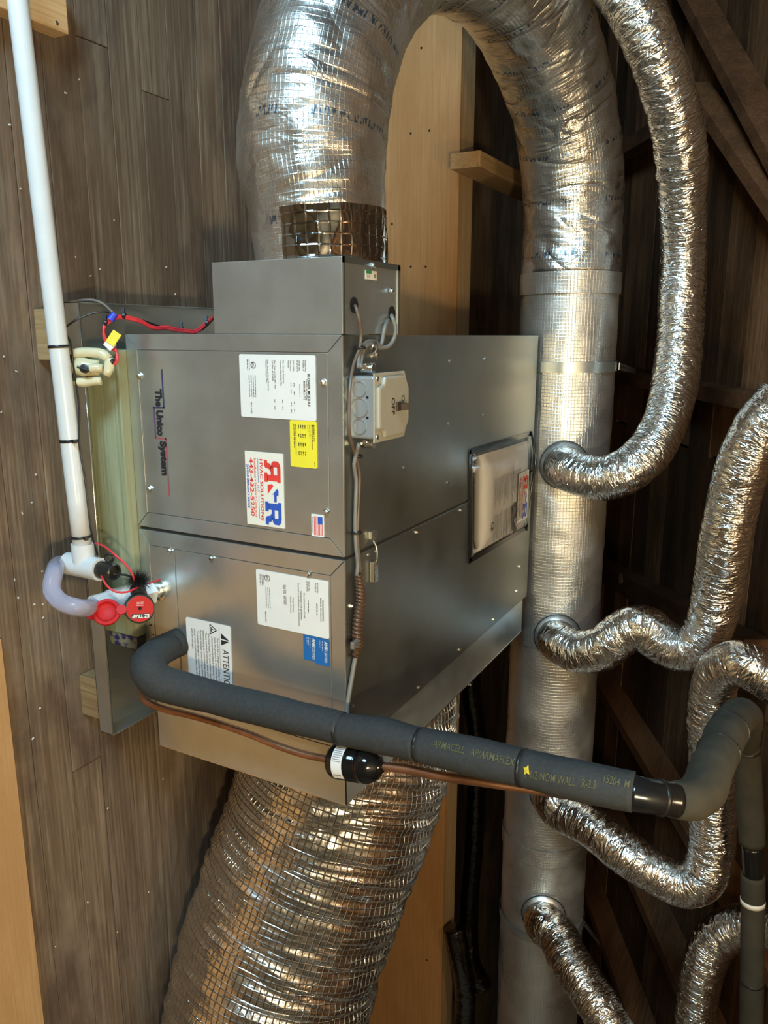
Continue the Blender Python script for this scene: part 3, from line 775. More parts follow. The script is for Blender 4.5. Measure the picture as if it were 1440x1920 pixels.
# foil tape joints and hanger straps
for x in (-.16, .82, 1.52):
    obj('foil_band', tube_mb([V(x, PY, pz(x)), V(x + .055, PY, pz(x + .055))], PR + .004, 64, .006, wrap_disp(.004, .004, x), caps=False, up=V(0,-1,0)), MT['plenum'], pl, True)
def hanger(x, name_lab, pend):
    h = thing('hanger_strap', (x, PY, PZ + PR), name_lab, 'strap')
    obj('band', tube_mb([V(x - .014, PY, pz(x)), V(x + .014, PY, pz(x))], PR + .006, 48, .012, caps=False, up=V(0,-1,0)), MT['galv'], h, True)
    a = V(x, PY + .02, PZ + PR + .012); d = (pend - a); n = d.normalized(); sd = V(1,0,0)
    mb = MB().obox(a + d/2, d/2, sd*.010, n.cross(sd)*.0008); ob = obj('strap_tail', mb, MT['galv'], h)
    k = int(d.length/.018)
    hole = None
    for i in range(1, min(k, 24)):
        c = a + n*(i*.018)
        if hole is None: hole = obj('strap_hole', MB().obox(V(0,0,0), n*.003, sd*.003, n.cross(sd)*.0012), MT['dark'], ob); hole.location = c
        else: copy_at(hole, c, ob)
hanger(.083, 'perforated metal strap round the trunk duct near its upper end', roof_at(1192, 696, .10))
hanger(1.83, 'perforated metal strap round the trunk duct near its lower end', roof_at(1128, 1775, .06))

def plenum_hit(u, v):
    d = RIGHT*((u-720)/F) + DOWN*((v-960)/F) + FWD
    oy, oz = CAM.y - PY, CAM.z - PZ - .008
    A = d.y**2 + d.z**2; B = 2*(oy*d.y + oz*d.z); Cc = oy*oy + oz*oz - PR**2
    disc = B*B - 4*A*Cc
    return CAM + d*((-B - math.sqrt(max(disc, 0)))/(2*A))
GF = 'flexible foil branch ducts'
def flex(name, label, uvd, rad=.058, start=None, seed=1, mat='foil', collar=True, dark=False, amp=.10, tail=None):
    pts = []
    t = None
    if start:
        h = plenum_hit(*start); n = V(0, h.y - PY, h.z - pz(h.x)).normalized()
        pts = [h - n*.01, h + n*.045]
    pts += [at(u, v, D=d) for u, v, d in uvd]
    t = thing(name, pts[0] if start else pts[len(pts)//2], label, 'duct', GF)
    r = rad if isinstance(rad, list) else [rad]*len(pts)
    if tail: r[-len(tail):] = tail
    if start: r[0] = rad*.92 if not isinstance(rad, list) else r[0]
    obj('foil_sleeve', tube_mb(pts, r, 44, .0034, flex_disp(seed, amp=amp), up=V(0, -1, .2)), MT[mat], t, True)
    if start:
        obj('collar', MB().lathe(h - n*.012, n, [(0, rad*1.1), (.020, rad*1.12), (.022, rad*1.02), (.030, rad*.98)], 32), MT['plenum'], t, True)
        obj('collar_ring', tube_mb([h + n*.006 + (V(1,0,0)*math.cos(a) + n.cross(V(1,0,0))*math.sin(a))*rad*1.13 for a in [2*math.pi*k/28 for k in range(29)]], .0022, 6, .02), MT['blackplastic'], t, True)
    return t
flex('flexible_duct', 'highest flexible foil duct, rising in a long curve past the rafters',
     [(1100,893,2.02),(1150,893,1.98),(1205,860,1.96),(1245,800,1.97),(1266,710,2.0),(1276,600,2.0),(1281,480,1.97),(1280,380,1.9),(1275,280,1.82),(1255,180,1.75),(1225,90,1.70),(1175,-10,1.68),(1130,-70,1.68)],
     .057, (1058,872), 1)
flex('flexible_duct', 'second flexible foil duct, dipping in an S and leaving at the right edge',
     [(1085,1222,2.12),(1130,1215,2.06),(1170,1185,2.03),(1205,1176,2.0),(1245,1205,1.99),(1288,1218,1.96),(1326,1183,1.93),(1344,1110,1.88),(1358,1020,1.8),(1375,940,1.76),(1395,870,1.72),(1425,805,1.68),(1475,745,1.65)],
     .057, (1045,1192), 2)
flex('flexible_duct', 'flexible foil duct sagging below the insulated pipe, then looping up and right',
     [(1050,1518,2.28),(1100,1545,2.2),(1160,1590,2.12),(1220,1630,2.08),(1275,1657,2.05),(1318,1645,2.02),(1334,1590,2.0),(1335,1500,1.98),(1334,1400,1.93),(1335,1315,1.85),(1352,1258,1.76),(1390,1244,1.70),(1435,1268,1.68),(1500,1310,1.66)],
     .057, (1035,1487), 3, tail=[.056,.054,.052,.051,.050,.050,.050])
flex('flexible_duct', 'lowest flexible foil duct running to the bottom edge beside the trunk duct',
     [(1042,1752,2.34),(1068,1800,2.26),(1100,1850,2.2),(1135,1905,2.15),(1175,1975,2.1),(1220,2060,2.1)], .058, (1019,1712), 4)
flex('flexible_duct', 'flexible foil duct curving down at the bottom right, behind the grey pipe',
     [(1478,1750,2.06),(1440,1738,2.13),(1385,1738,2.20),(1340,1765,2.24),(1318,1820,2.26),(1308,1880,2.28),(1300,1960,2.3),(1295,2060,2.3)], .058, None, 5)
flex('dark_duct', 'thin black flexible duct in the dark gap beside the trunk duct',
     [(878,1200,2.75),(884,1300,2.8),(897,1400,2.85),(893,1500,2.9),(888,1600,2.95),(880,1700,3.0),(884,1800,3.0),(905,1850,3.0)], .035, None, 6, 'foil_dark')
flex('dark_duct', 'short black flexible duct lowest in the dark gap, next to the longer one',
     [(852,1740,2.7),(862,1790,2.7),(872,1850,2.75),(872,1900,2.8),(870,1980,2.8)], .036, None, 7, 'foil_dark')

# ------------------------------------------------------------------ big return duct
rt = thing('return_duct', (1.3, .3, 0), 'big ribbed foil return duct with a thread grid, at the bottom of the picture', 'duct')
def ret_disp(s, a, p, d, r):
    q = p + d*r
    h = (s/.062 + a/(2*math.pi)) % 1.0
    rib = abs(math.sin(h*math.pi))
    k = .75 + .6*nz(q*4)
    n1 = nz(q*9 + V(3,1,7)); n2 = nz(V(math.cos(a)*2.2, math.sin(a)*2.2, s*26)); n3 = nz(q*30)
    ease = min(1, s/.1)
    sl = s*38 + 1.5*math.sin(a*1.0 + 2.2) + 1.8*nz(q*3.0 + V(5,2,8))
    n4 = nz(V(math.cos(a)*1.1, math.sin(a)*1.1, sl)); n5 = nz(q*55 + V(9,9,9))
    rg = 1 - abs(n4)*2.3; rg = rg if rg > 0 else rg*.3
    return r*ease*(.020*k*rib - .020 + .018*(.4 - abs(n1)) + .020*(.3 - abs(n2)) + .026*rg + .006*n3 + .004*n5)
pts = [V(.775, .46, .408), V(.86, .455, .405), V(.98, .43, .388), V(1.14, .385, .355), V(1.32, .325, .312), V(1.52, .255, .276), V(1.75, .18, .262), V(2.05, .10, .258)]
obj('ribbed_sleeve', tube_mb(pts, [.205, .235, .245, .247, .246, .245, .243, .24], 200, .0050, ret_disp, up=V(0,-1,0)), MT['foil_return'], rt, True)

# ------------------------------------------------------------------ insulated suction line
su = thing('insulated_pipe', at(900, 1420, D=1.15), 'black foam insulated refrigerant pipe crossing in front of the unit', 'pipe')
def foam_disp(seed, amp=.0012):
    return lambda s, a, p, d, r: amp*nz((p + d*r)*18 + V(seed,0,0)) + amp*.4*nz((p + d*r)*60)
IR = .034
A0 = at(338, 1203, Y=.004); 
ctrl = [A0, at(318, 1212, D=1.50), at(292, 1227, D=1.43), at(277, 1251, D=1.385), at(294, 1276, D=1.38), at(345, 1293, D=1.385), at(400, 1307, D=1.38), at(530, 1339, D=1.33), at(641, 1366, D=1.285)]
o = obj('foam_sleeve', tube_mb(ctrl, [.0270,.0275,.0285,.0310,.0315,.0300,.0290,.0285,.0265], 32, .007, foam_disp(1), up=V(0,0,1)), MT['rubber'], su, True)
# creases of the elbow
seg2 = [at(641, 1367, D=1.285), at(715, 1379, D=1.25), at(786, 1396, D=1.215)]
obj('foam_sleeve', tube_mb(seg2, [.0262,.0292,.0265], 32, .007, foam_disp(2), up=V(0,0,1)), MT['rubber'], su, True)
seg3 = [at(789, 1397, D=1.213), at(885, 1417, D=1.17), at(978, 1439, D=1.13)]
obj('foam_sleeve', tube_mb(seg3, [.0265,.0285,.0270], 32, .007, foam_disp(3), up=V(0,0,1)), MT['rubber'], su, True)
seg4 = [at(982, 1440, D=1.128), at(1080, 1463, D=1.09), at(1188, 1485, D=1.06)]
obj('foam_sleeve', tube_mb(seg4, [.0270,.0280,.0272], 32, .007, foam_disp(4), up=V(0,0,1)), MT['rubber'], su, True)
seg5 = [at(1180, 1486, D=1.062), at(1225, 1494, D=1.055), at(1268, 1500, D=1.06)]
obj('tape_wrap', tube_mb(seg5, [.0240,.0225,.0230], 28, .006, up=V(0,0,1)), MT['tape'], su, True, label='shiny black tape round the joint')
seg6 = [at(1262, 1500, D=1.06), at(1296, 1498, D=1.075), at(1320, 1478, D=1.11), at(1338, 1434, D=1.16), at(1355, 1392, D=1.22), at(1374, 1355, D=1.33), at(1393, 1340, D=1.50), at(1402, 1352, D=1.66), at(1399, 1395, D=1.80)]
obj('foam_elbow', tube_mb(seg6, [.0232,.0275,.0300,.0305,.0305,.0305,.0305,.0300,.0295], 28, .008, foam_disp(5, .003), up=V(0,0,1)), MT['rubbertan'], su, True, label='dusty foam elbow, split and tied')
seg7 = [at(1399, 1398, D=1.80), at(1404, 1480, D=1.84), at(1410, 1580, D=1.87)]
obj('foam_sleeve', tube_mb(seg7, [.0295,.0305,.0295], 24, .01, foam_disp(6), up=V(0,0,1)), MT['rubbertan'], su, True)
seg8 = [at(1410, 1584, D=1.87), at(1411, 1612, D=1.88), at(1412, 1640, D=1.89)]
obj('tape_wrap', tube_mb(seg8, [.023,.024,.023], 24, .01, up=V(0,0,1)), MT['tape'], su, True)
seg9 = [at(1412, 1640, D=1.89), at(1411, 1760, D=1.92), at(1409, 1880, D=1.95), at(1406, 1990, D=1.98)]
obj('foam_sleeve', tube_mb(seg9, [.0272,.0272,.0272,.0272], 24, .01, foam_disp(8), up=V(0,0,1)), MT['rubbertan'], su, True)
def tie_ring(parent, p, axis, r, name='cable_tie', mat='tie', wd=.0024, tail=None):
    axis = axis.normalized()
    o = obj(name, MB().lathe(p - axis*wd, axis, [(0, r-.002), (0, r), (2*wd, r), (2*wd, r-.002)], 32), MT[mat], parent, True)
    if tail is not None: obj('tie_head', MB().obox(p + tail*(r + .003), tail*.004, axis*.0028, axis.cross(tail)*.003), MT[mat], o)
    return o
for (u, v, d, a, b, r) in ((639,1366,1.286,seg2[0],seg2[1],.0268),(788,1396.5,1.214,seg3[0],seg3[1],.0270),(980,1439.5,1.129,seg4[0],seg4[1],.0276)):
    tie_ring(su, at(u, v, D=d), b - a, r)
tie_ring(su, at(1347, 1412, D=1.19), seg6[5] - seg6[3], .0318); tie_ring(su, at(1366, 1371, D=1.27), seg6[5] - seg6[4], .0318)
tie_ring(su, at(1239, 1496, D=1.057), seg5[2] - seg5[1], .0242, wd=.003); tie_ring(su, at(1400, 1404, D=1.803), seg7[1] - seg7[0], .0305)
tie_ring(su, at(1411.5, 1690, D=1.902), seg9[1] - seg9[0], .0280, 'white_band', 'cream', .006); tie_ring(su, at(1410, 1840, D=1.94), seg9[2] - seg9[1], .0280)
# stencilled print that follows the curve of the foam
def pipe_text(txt, k0, k1, seg, rad, size, ang):
    """bends flat text onto a foam sleeve, from k0 to k1 of its length"""
    rs = resample(seg, rad, .004); n = len(rs) - 1
    ax = (seg[-1] - seg[0]).normalized(); vs, fs, x0, x1, y0, y1 = text_polys(txt, .012)
    out = []
    for (x, y) in vs:
        k = k0 + (k1 - k0)*(x - x0)/(x1 - x0); i = min(n - 1, int(k*n)); t = k*n - i
        c = rs[i][0].lerp(rs[i+1][0], t); r = rs[i][1]*(1-t) + rs[i+1][1]*t
        pc = CAM - c; f0 = (pc - ax*pc.dot(ax)).normalized(); g0 = ax.cross(f0); g0 = g0 if g0.dot(DOWN) < 0 else -g0
        an = ang(k) + (y - y0)*size/r
        out.append(c + (f0*math.cos(an) + g0*math.sin(an))*(r + .0017))
    return obj('stencil_print', MB().add(out, fs), MT['stencil'], su)
pipe_text('ARMACELL   AP/ARMAFLEX', .20, .99, seg3, [.0265,.0285,.0270], .0145, lambda s: R_(2) - s*R_(4))
pipe_text('1 1/2 NOM WALL   R-3.3', .07, .70, seg4, [.0270,.0280,.0272], .0145, lambda s: R_(-26) + s*R_(20))
pipe_text('15204  M', .76, .98, seg4, [.0270,.0280,.0272], .0145, lambda s: R_(16) - s*R_(10))
ax = (seg4[2] - seg4[0]).normalized(); c = seg4[0] + ax*.012; n = (CAM - c); n = (n - ax*n.dot(ax)).normalized(); g = ax.cross(n); mb = MB()
for k in range(9):
    a = R_(40*k); q = c + n*.0295 + ax*math.cos(a)*.003*(1 + (k % 2)*.9) + g*math.sin(a)*.004*(1 + (k % 2)*.9) + g*.002
    mb.v.append(tuple(q - n*.0008*(1 + k % 2)))
mb.f.append(tuple(range(9))); obj('chalk_mark', mb, MT['yellowchalk'], su, label='yellow paint mark')

# ------------------------------------------------------------------ copper liquid line with filter drier
cu = thing('copper_line', at(500, 1385, D=1.38), 'thin bare copper tube with a black filter drier, under the foam insulated pipe', 'pipe')
c1 = [at(276, 1284, Y=.004), at(264, 1292, D=1.50), at(265, 1304, D=1.47), at(278, 1318, D=1.45), at(312, 1331, D=1.44), at(352, 1340, D=1.43), at(399, 1353, D=1.41), at(471, 1378, D=1.38), at(520, 1398, D=1.35), at(565, 1413, D=1.33), at(626, 1426, D=1.30)]
obj('tube', tube_mb(c1, .0062, 14, .008), MT['copper'], cu, True)
c2 = [at(710, 1436, D=1.26), at(760, 1442, D=1.24), at(830, 1456, D=1.21), at(900, 1466, D=1.18), at(985, 1479, D=1.155), at(1080, 1493, D=1.125), at(1150, 1502, D=1.10)]
obj('tube', tube_mb(c2, [.0066,.0074,.0074,.0068,.0064,.0064,.0064], 14, .008), MT['copper'], cu, True)
d0 = at(618, 1424, D=1.31); d1 = at(717, 1439, D=1.25); ax = (d1 - d0); L = ax.length; ax.normalize()
fd = obj('filter_drier', MB().lathe(d0, ax, [(0,.009),(.004,.017),(.010,.026),(.017,.0295),(L*.60,.0295),(L*.61,.0275),(L*.66,.0275),(L*.67,.0295),(L*.70,.0295),(L*.78,.0285),(L*.88,.023),(L*.95,.014),(L,.009)], 36), MT['blackgloss'], cu, True, label='glossy black filter drier with a white paper label')
pc = CAM - d0; f0 = (pc - ax*pc.dot(ax)).normalized(); g0 = ax.cross(f0)
def bandpt(s, an, r): return d0 + ax*s + (f0*math.cos(an) + g0*math.sin(an))*r
mb = MB(); s0, s1 = L*.24, L*.44; N = 20; a0, a1 = R_(62), R_(-68)
for i in range(N + 1):
    an = a0 + (a1 - a0)*i/N; mb.v += [tuple(bandpt(s0, an, .0301)), tuple(bandpt(s1, an, .0301))]
mb.f += [(2*i, 2*i+1, 2*i+3, 2*i+2) for i in range(N)]
lb = obj('paper_label', mb, MT['white'], fd, True)
mb = MB()
def lab(s0_, s1_, an0, an1):
    mb.add([bandpt(s0_, an0, .0304), bandpt(s1_, an0, .0304), bandpt(s1_, an1, .0304), bandpt(s0_, an1, .0304)], [(0,1,2,3)])
lab(s0 + .002, s1 - .003, R_(49), R_(45))
for i in range(9): lab(s0 + .0022, s1 - .002 - .001*(i % 3), R_(4 - i*6.5), R_(2.2 - i*6.5))
ink(fd, mb, 'inkgrey', 'label_print')

# ------------------------------------------------------------------ white drain pipe
PYY = -.115
pv = thing('drain_pipe', at(90, 500, Y=PYY), 'long straight white PVC drain pipe along the left side of the unit', 'pipe')
pa = at(14, -160, Y=PYY); pb = at(156, 1040, Y=PYY)
obj('tube', tube_mb([pa, (pa+pb)/2, pb], .0163, 28, .1), MT['pvc'], pv, True)
pax = (pb - pa).normalized()
def on_pipe(v): 
    k = (v + 160)/1200.0; lo, hi = 0.0, 1.0
    for _ in range(30):
        m = (lo+hi)/2; q = pa.lerp(pb, m) - CAM
        if 960 + F*q.dot(DOWN)/q.dot(FWD) < v: lo = m
        else: hi = m
    return pa.lerp(pb, lo)
side = V(0, -.3, .95).normalized()
for v, tl in ((650, None), (826, side), (1006, side)): tie_ring(pv, on_pipe(v), pax, .0176, tail=tl)
# black wire strapped along the pipe's far side
wr = thing('black_wire', on_pipe(800), 'thin black wire strapped along the white drain pipe, curving up to the red wires', 'wire')
off = V(0, .006, .0165)
def wq(v, u, D): return at(u, v, D=D)
pwire = [at(205, 586, D=1.40), at(185, 585, D=1.395), at(160, 592, D=1.39), at(138, 603, D=1.385), at(120, 618, D=1.39), on_pipe(640) + V(0, .022, .004), on_pipe(700) + V(0, .022, .006), on_pipe(770) + V(0, .018, .012), on_pipe(826) + off, on_pipe(900) + off*1.15, on_pipe(1000) + off*1.2, at(183, 1040, D=1.44)]
obj('wire', tube_mb(pwire, .0017, 8, .012), MT['tie'], wr, True)

# ------------------------------------------------------------------ trap assembly
tr = thing('drain_trap', at(230, 1130, Y=-.08), 'white drain trap with clear U tube, red cap and red EZ TRAP disc', 'drain trap')
pu = V(0, 0, 1)
T0 = pb + V(.022, 0, 0)                       # tee centre
obj('tee', MB().lathe(T0 - V(0,0,.042), pu, [(0,.0155),(0,.0208),(.084,.0208),(.084,.0165)], 28)
    .lathe(T0 - V(.043,0,0), V(1,0,0), [(0,.0168),(0,.0200),(.043,.0195)], 28), MT['pvc'], tr, auto=True, label='white PVC tee')
cp = obj('black_cap', MB().lathe(T0 + V(0,0,.042), pu, [(0,.0160),(.012,.0162),(.034,.0156),(.036,.0135),(.036,.0120),(.030,.011)], 24), MT['blackplastic'], tr, auto=True, label='black cap on the tee')
h0 = T0 + V(-.026, 0, .066)
obj('cap_ring', tube_mb([h0 + V(math.cos(a)*.007, math.sin(a)*.003, math.sin(a)*.007) for a in [2*math.pi*k/16 for k in range(17)]], .0026, 8, .01), MT['blackplastic'], cp, True)
# body: along Y into the cabinet, from a near end
e1 = at(300, 1106, Y=0.004); e0 = at(176, 1139, Z=e1.z - .008); bax = (e1 - e0).normalized(); BL = (e1 - e0).length
obj('trap_body', MB().lathe(e0, bax, [(0,.0165),(0,.0215),(BL*.20,.0218),(BL*.24,.0245),(BL*.52,.0245),(BL*.54,.0195),(BL*.66,.0195)], 28)
    , MT['pvc'], tr, auto=True, label='white PVC trap body')
obj('hex_nut', MB().lathe(e0 + bax*BL*.64, bax, [(0,.0200),(.004,.0235),(BL*.20,.0235),(BL*.22,.0195)], 6), MT['pvc'], tr, label='white hex adapter')
obj('threaded_fitting', MB().lathe(e0 + bax*BL*.84, bax, [(0,.0170),(BL*.05,.0195),(BL*.06,.0165),(BL*.12,.0165),(BL*.13,.0205),(BL*.175,.0205)], 20), MT['zinc'], tr, auto=True, label='steel bushing at the cabinet')
# clear U tube from the tee down and round to the near end of the body
ub = [T0 - V(0,0,.036), T0 - V(-.002,.004,.058), at(101, 1078, D=1.365), at(97, 1106, D=1.35), at(115, 1129, D=1.335), at(145, 1139, D=1.325), e0 + bax*.004]
obj('clear_tube', tube_mb(ub, .0150, 24, .006, caps=False), MT['vinyl'], tr, True, label='clear vinyl U tube')
obj('tube_bore', tube_mb(ub, .0118, 20, .008, caps=False), MT['vinyl'], tr, True)
# red cap on the body, facing the viewer
vd = (CAM - e0).normalized()
rc0 = at(200, 1148, D=(e0 - CAM).dot(FWD) - .022); nr = (vd + V(-.25, 0, -.15)).normalized()
rcap = obj('red_cap', MB().lathe(rc0 - nr*.006, nr, [(0,.0225),(.008,.0240),(.011,.0230),(.012,.0180),(.006,.0150),(.005,.0135),(.005,.001)], 32), MT['redplastic'], tr, auto=True, label='red round plug with two ears')
for sgn in (-1, 1):
    ear = (RIGHT*.985 + DOWN*.17*sgn*0 - DOWN*.17).normalized()*sgn
    c = rc0 + ear*.026; obj('cap_ear', MB().lathe(c - nr*.004, nr, [(0,.0085),(.006,.0085)], 16), MT['redplastic'], rcap)
# black disc with the red name plate
bd = at(262, 1141, D=(e0 - CAM).dot(FWD) - .004); nb = (vd + V(.10, -.15, .22)).normalized()
disc = obj('black_disc', MB().lathe(bd - nb*.020, nb, [(0,.0240),(.003,.0262),(.022,.0262),(.024,.0252),(.0245,.0235)], 36), MT['blackplastic'], tr, auto=True, label='black float switch disc with red face')
obj('disc_neck', MB().cyl(at(262, 1120, D=1.40), at(258, 1104, D=1.42), .014, 18), MT['blackplastic'], disc, True)
nu = (-DOWN - nb*(-DOWN).dot(nb)).normalized(); nrr = nu.cross(nb)
mb = MB(); mb.lathe(bd + nb*.0043, nb, [(0,.0228),(.0006,.0228)], 32); obj('red_face', mb, MT['redplastic'], disc)
mb = MB(); mb.lathe(bd + nb*.0050 + nu*.001, nb, [(0,.0034),(.0006,.0034)], 6); obj('face_hole', mb, MT['dark'], disc)
# the plate reads upside down in the picture
s_ = Sheet(bd + nb*.0052, -nrr, -nu, nb); s_.o = bd + nb*.0052
mb = MB(); s_.rect(mb, -.0175, -.0165, .0155, -.0085, .0001); obj('plate_band', mb, MT['ink'], disc)
mb = MB(); s_.text(mb, 'EZ TRAP', -.0155, -.0095, width=.0285, size=.0085, bold=.03, h=.0004)
for k in range(3): s_.dashes(mb, -.006, .0060 + k*.0028, .012, .0005, 150 + k)
obj('plate_lettering', mb, MT['white'], disc)
# cleaning brush: a dense tuft of bristles on a wire
bc = at(260, 1089, D=1.395)
br = obj('brush_wire', tube_mb([T0 + V(.004, 0, .072), at(236, 1078, D=1.42), bc], .0022, 8, .01), MT['blackplastic'], tr, True, label='black bottle brush')
mb = MB(); rb = random.Random(4)
for k in range(700):
    d = V(rb.gauss(0,1), rb.gauss(0,1), rb.gauss(0,1)).normalized(); l = .021 + rb.random()*.008
    a = bc + (RIGHT*.9 + DOWN*.35)*rb.uniform(-.008, .008); e = d.orthogonal().normalized()*.0005
    n = len(mb.v); g = d.cross(e); mb.v += [tuple(a + e), tuple(a - e*.5 + g*.9), tuple(a - e*.5 - g*.9), tuple(a + d*l)]; mb.f += [(n,n+1,n+3),(n+1,n+2,n+3),(n+2,n,n+3)]
obj('bristles', mb, MT['blackplastic'], br, kind='stuff')
# red tether cord
D0 = 1.40
tc_ = [at(178,1018,D=1.42), at(195,1024,D=1.40), at(215,1040,D=1.385), at(235,1058,D=1.385), at(248,1076,D=1.385), at(252,1090,D=1.39)]
obj('red_tether', tube_mb(tc_, .0019, 8, .008), MT['redwire'], tr, True, label='red plastic tether')
tc_ = [at(190,1080,D=1.37), at(200,1098,D=1.36), at(218,1110,D=1.355), at(238,1110,D=1.36), at(252,1104,D=1.38), at(275,1095,D=1.42), at(300,1087,D=1.47)]
obj('red_tether', tube_mb(tc_, .0019, 8, .008), MT['redwire'], tr, True)

# ------------------------------------------------------------------ float switch clipped to the pan rim
fs = thing('float_switch', at(165, 690, D=1.37), 'ivory plastic float switch clipped on the pan rim behind the white pipe', 'float switch')
FD = 1.385
def fp(u, v, d=0): return at(u, v, D=FD + d)
obj('switch_body', tube_mb([fp(134,664), fp(150,661), fp(172,661), fp(192,664), fp(204,674)], [.0085,.0085,.0088,.0092,.0085], 18, .005), MT['ivory'], fs, True, label='ivory switch tube')
obj('switch_body', tube_mb([fp(206,672), fp(204,690), fp(198,704)], [.0085,.0092,.0075], 18, .005), MT['ivory'], fs, True)
obj('clamp_block', tube_mb([fp(140,686,.004), fp(158,688,.004), fp(186,690,.004)], [.0150,.0165,.0130], 18, .005), MT['ivory'], fs, True)
obj('clamp_arm', tube_mb([fp(166,692,-.012), fp(178,690,-.012), fp(192,691,-.010)], [.0078,.0082,.0075], 18, .005), MT['ivory'], fs, True)
obj('clamp_arm', tube_mb([fp(140,716), fp(158,717), fp(172,715), fp(190,714)], [.0070,.0085,.0078,.0075], 18, .005), MT['ivory'], fs, True)
for u, v, d in ((131,673,-.004),(134,708,-.004),(160,692,-.016)):
    k = obj('thumb_screw', MB().lathe(fp(u, v, d), (at(u-10,v,D=1) - at(u,v,D=1)) - FWD*.3, [(0,.0078),(.006,.0078),(.0065,.006)], 16), MT['blackplastic'], fs, auto=True)
    obj('screw_wing', MB().obox(fp(u-4, v, d-.005), RIGHT*.0095 + DOWN*.003, DOWN*.0016 - RIGHT*.0004, FWD*.005), MT['blackplastic'], k, bevel=.001)
obj('wire_boot', MB().cyl(fp(204,676,-.002), fp(214,679,-.002), .006, 14), MT['blackplastic'], fs, True)

# red control wires along the pan
rw = thing('red_wires', at(300, 605, D=1.45), 'pair of red control wires with a blue connector, tied along the pan', 'wire')
w1 = [fp(214,681), fp(219,672,.005), fp(217,655,.005), at(206,648,D=1.395), at(197,632,D=1.39), at(194,614,D=1.39), at(200,603,D=1.395), at(212,596,D=1.40), at(226,592,D=1.41), at(245,595,D=1.42), at(265,601,D=1.435), at(282,611,D=1.45), at(295,614,D=1.46), at(310,612,D=1.47), at(330,616,D=1.48), at(345,618,D=1.49), at(365,620,D=1.50), at(382,609,D=1.51), at(399,594,D=1.52)]
w2 = [p + DOWN*.0035 + RIGHT*.0015*math.sin(i*1.3) for i, p in enumerate(w1)]
for k in (w1, w2): obj('wire', tube_mb(k, .0024, 8, .008), MT['redwire'], rw, True)
obj('wire', tube_mb([at(266,600,D=1.436), at(300,612,D=1.47), at(345,622,D=1.50), at(375,620,D=1.51), at(400,598,D=1.53)], .0018, 8, .01), MT['tie'], rw, True, label='thin black wire')
a, b = at(216,588,D=1.392), at(207,600,D=1.392); obj('wire_connector', MB().lathe(a, b - a, [(0,.0055),(.012,.0068),((b-a).length,.0072)], 12), MT['bluewire'], rw, auto=True, label='blue wire connector')
a = at(199,606,D=1.392); 
for u, v, d in ((199,606,1.392),(233,592,1.412),(341,618,1.49),(388,606,1.512)):
    c = at(u, v, D=d); n = DOWN*.2 + RIGHT
    tk_ = obj('cable_tie', MB().lathe(c - n.normalized()*.0022, n, [(0,.0055),(.0044,.0055)], 14), MT['tie'], rw)
    obj('tie_head', MB().obox(c - DOWN*.009 - RIGHT*.002, RIGHT*.003, DOWN*.005, FWD*.003), MT['tie'], tk_)
# yellow and white tag wrapped on the wire
c = at(206, 646, D=1.386); mb = MB()
mb.obox(c, (RIGHT*.55 - DOWN*.55)*.010, (RIGHT + DOWN).normalized()*.0085, FWD*.0012); obj('tag_base', mb, MT['white'], rw, label='white end of the wire tag')
c = at(213, 634, D=1.383); yt = obj('wire_tag', MB().obox(c, (RIGHT*.55 - DOWN*.80)*.0125, (RIGHT*.8 + DOWN*.55).normalized()*.0085, FWD*.0008), MT['yellowtag'], rw, label='yellow wire tag')
# grey thin cable from the connector over the pan end
gc = tag(obj('grey_lead', tube_mb([at(214,589,D=1.392), at(205,579,D=1.40), at(190,567,D=1.41), at(172,562,D=1.42), at(150,563,D=1.43), at(130,567,D=1.45)], .0021, 8, .008), MT['galv'], None, True),
         'short grey lead from the blue connector over the pan end', 'wire')

# ------------------------------------------------------------------ switch box on top of the blower
sx = thing('switch_box', (.112, .07, ZT), 'pale grey steel switch box with ON OFF toggle on top of the blower cabinet', 'switch box')
bx0, bx1, by0, by1, bz1 = .063, .162, .018, .120, ZT + .047
obj('box_body', MB().box((bx0, by0, ZT), (bx1, by1, bz1)), MT['boxpaint'], sx, bevel=.004)
for i, (x, r) in enumerate(((.083,.0125),(.112,.0155),(.142,.0125))):
    k = obj('knockout', MB().lathe((x, by0 + .0004, ZT + .020), (0,-1,0), [(0, r), (.0024, r), (.0026, r*.93), (.0008, r*.88), (.0008, 0.001)], 24), MT['boxpaint'], sx, auto=True)
for x in (.096, .128): obj('side_hole', MB().cyl((x, by0 - .0004, ZT + .034), (x, by0 + .001, ZT + .034), .0022, 10), MT['dark'], sx)
# raised cover with notched corners
cx0, cx1, cyA, cyB = .058, .167, .012, .126; nt = .020; zc = bz1
outl = [(cx0,cyA),(cx1,cyA),(cx1,cyB-nt*.5),(cx1-nt*.6,cyB-nt*.2),(cx1-nt,cyB),(cx0+nt,cyB),(cx0+nt*.6,cyB-nt*.2),(cx0,cyB-nt*.5)]
cv = obj('cover', MB().prism([(x, y, zc) for x, y in outl], V(0, 0, .003)), MT['boxcover'], sx, bevel=.0012, label='ivory steel cover with a raised middle')
rz = zc + .003
k = [(cx0+.022,cyA+.004),(cx1-.022,cyA+.004),(cx1-.018,cyA+.020),(cx1-.006,cyA+.024),(cx1-.006,cyB-.026),(cx1-.026,cyB-.006),(cx0+.026,cyB-.006),(cx0+.006,cyB-.026),(cx0+.006,cyA+.024),(cx0+.018,cyA+.020)]
obj('raised_panel', MB().prism([(x, y, rz - .001) for x, y in k], V(0, 0, .008)), MT['boxcover'], cv, bevel=.0035)
for x, y in ((cx0+.009, cyA+.010), (cx1-.009, cyA+.010)): obj('cover_screw', MB().lathe((x, y, rz), (0,0,1), [(0,.0042),(.0015,.004),(.002,.002)], 12), MT['zinc'], cv)
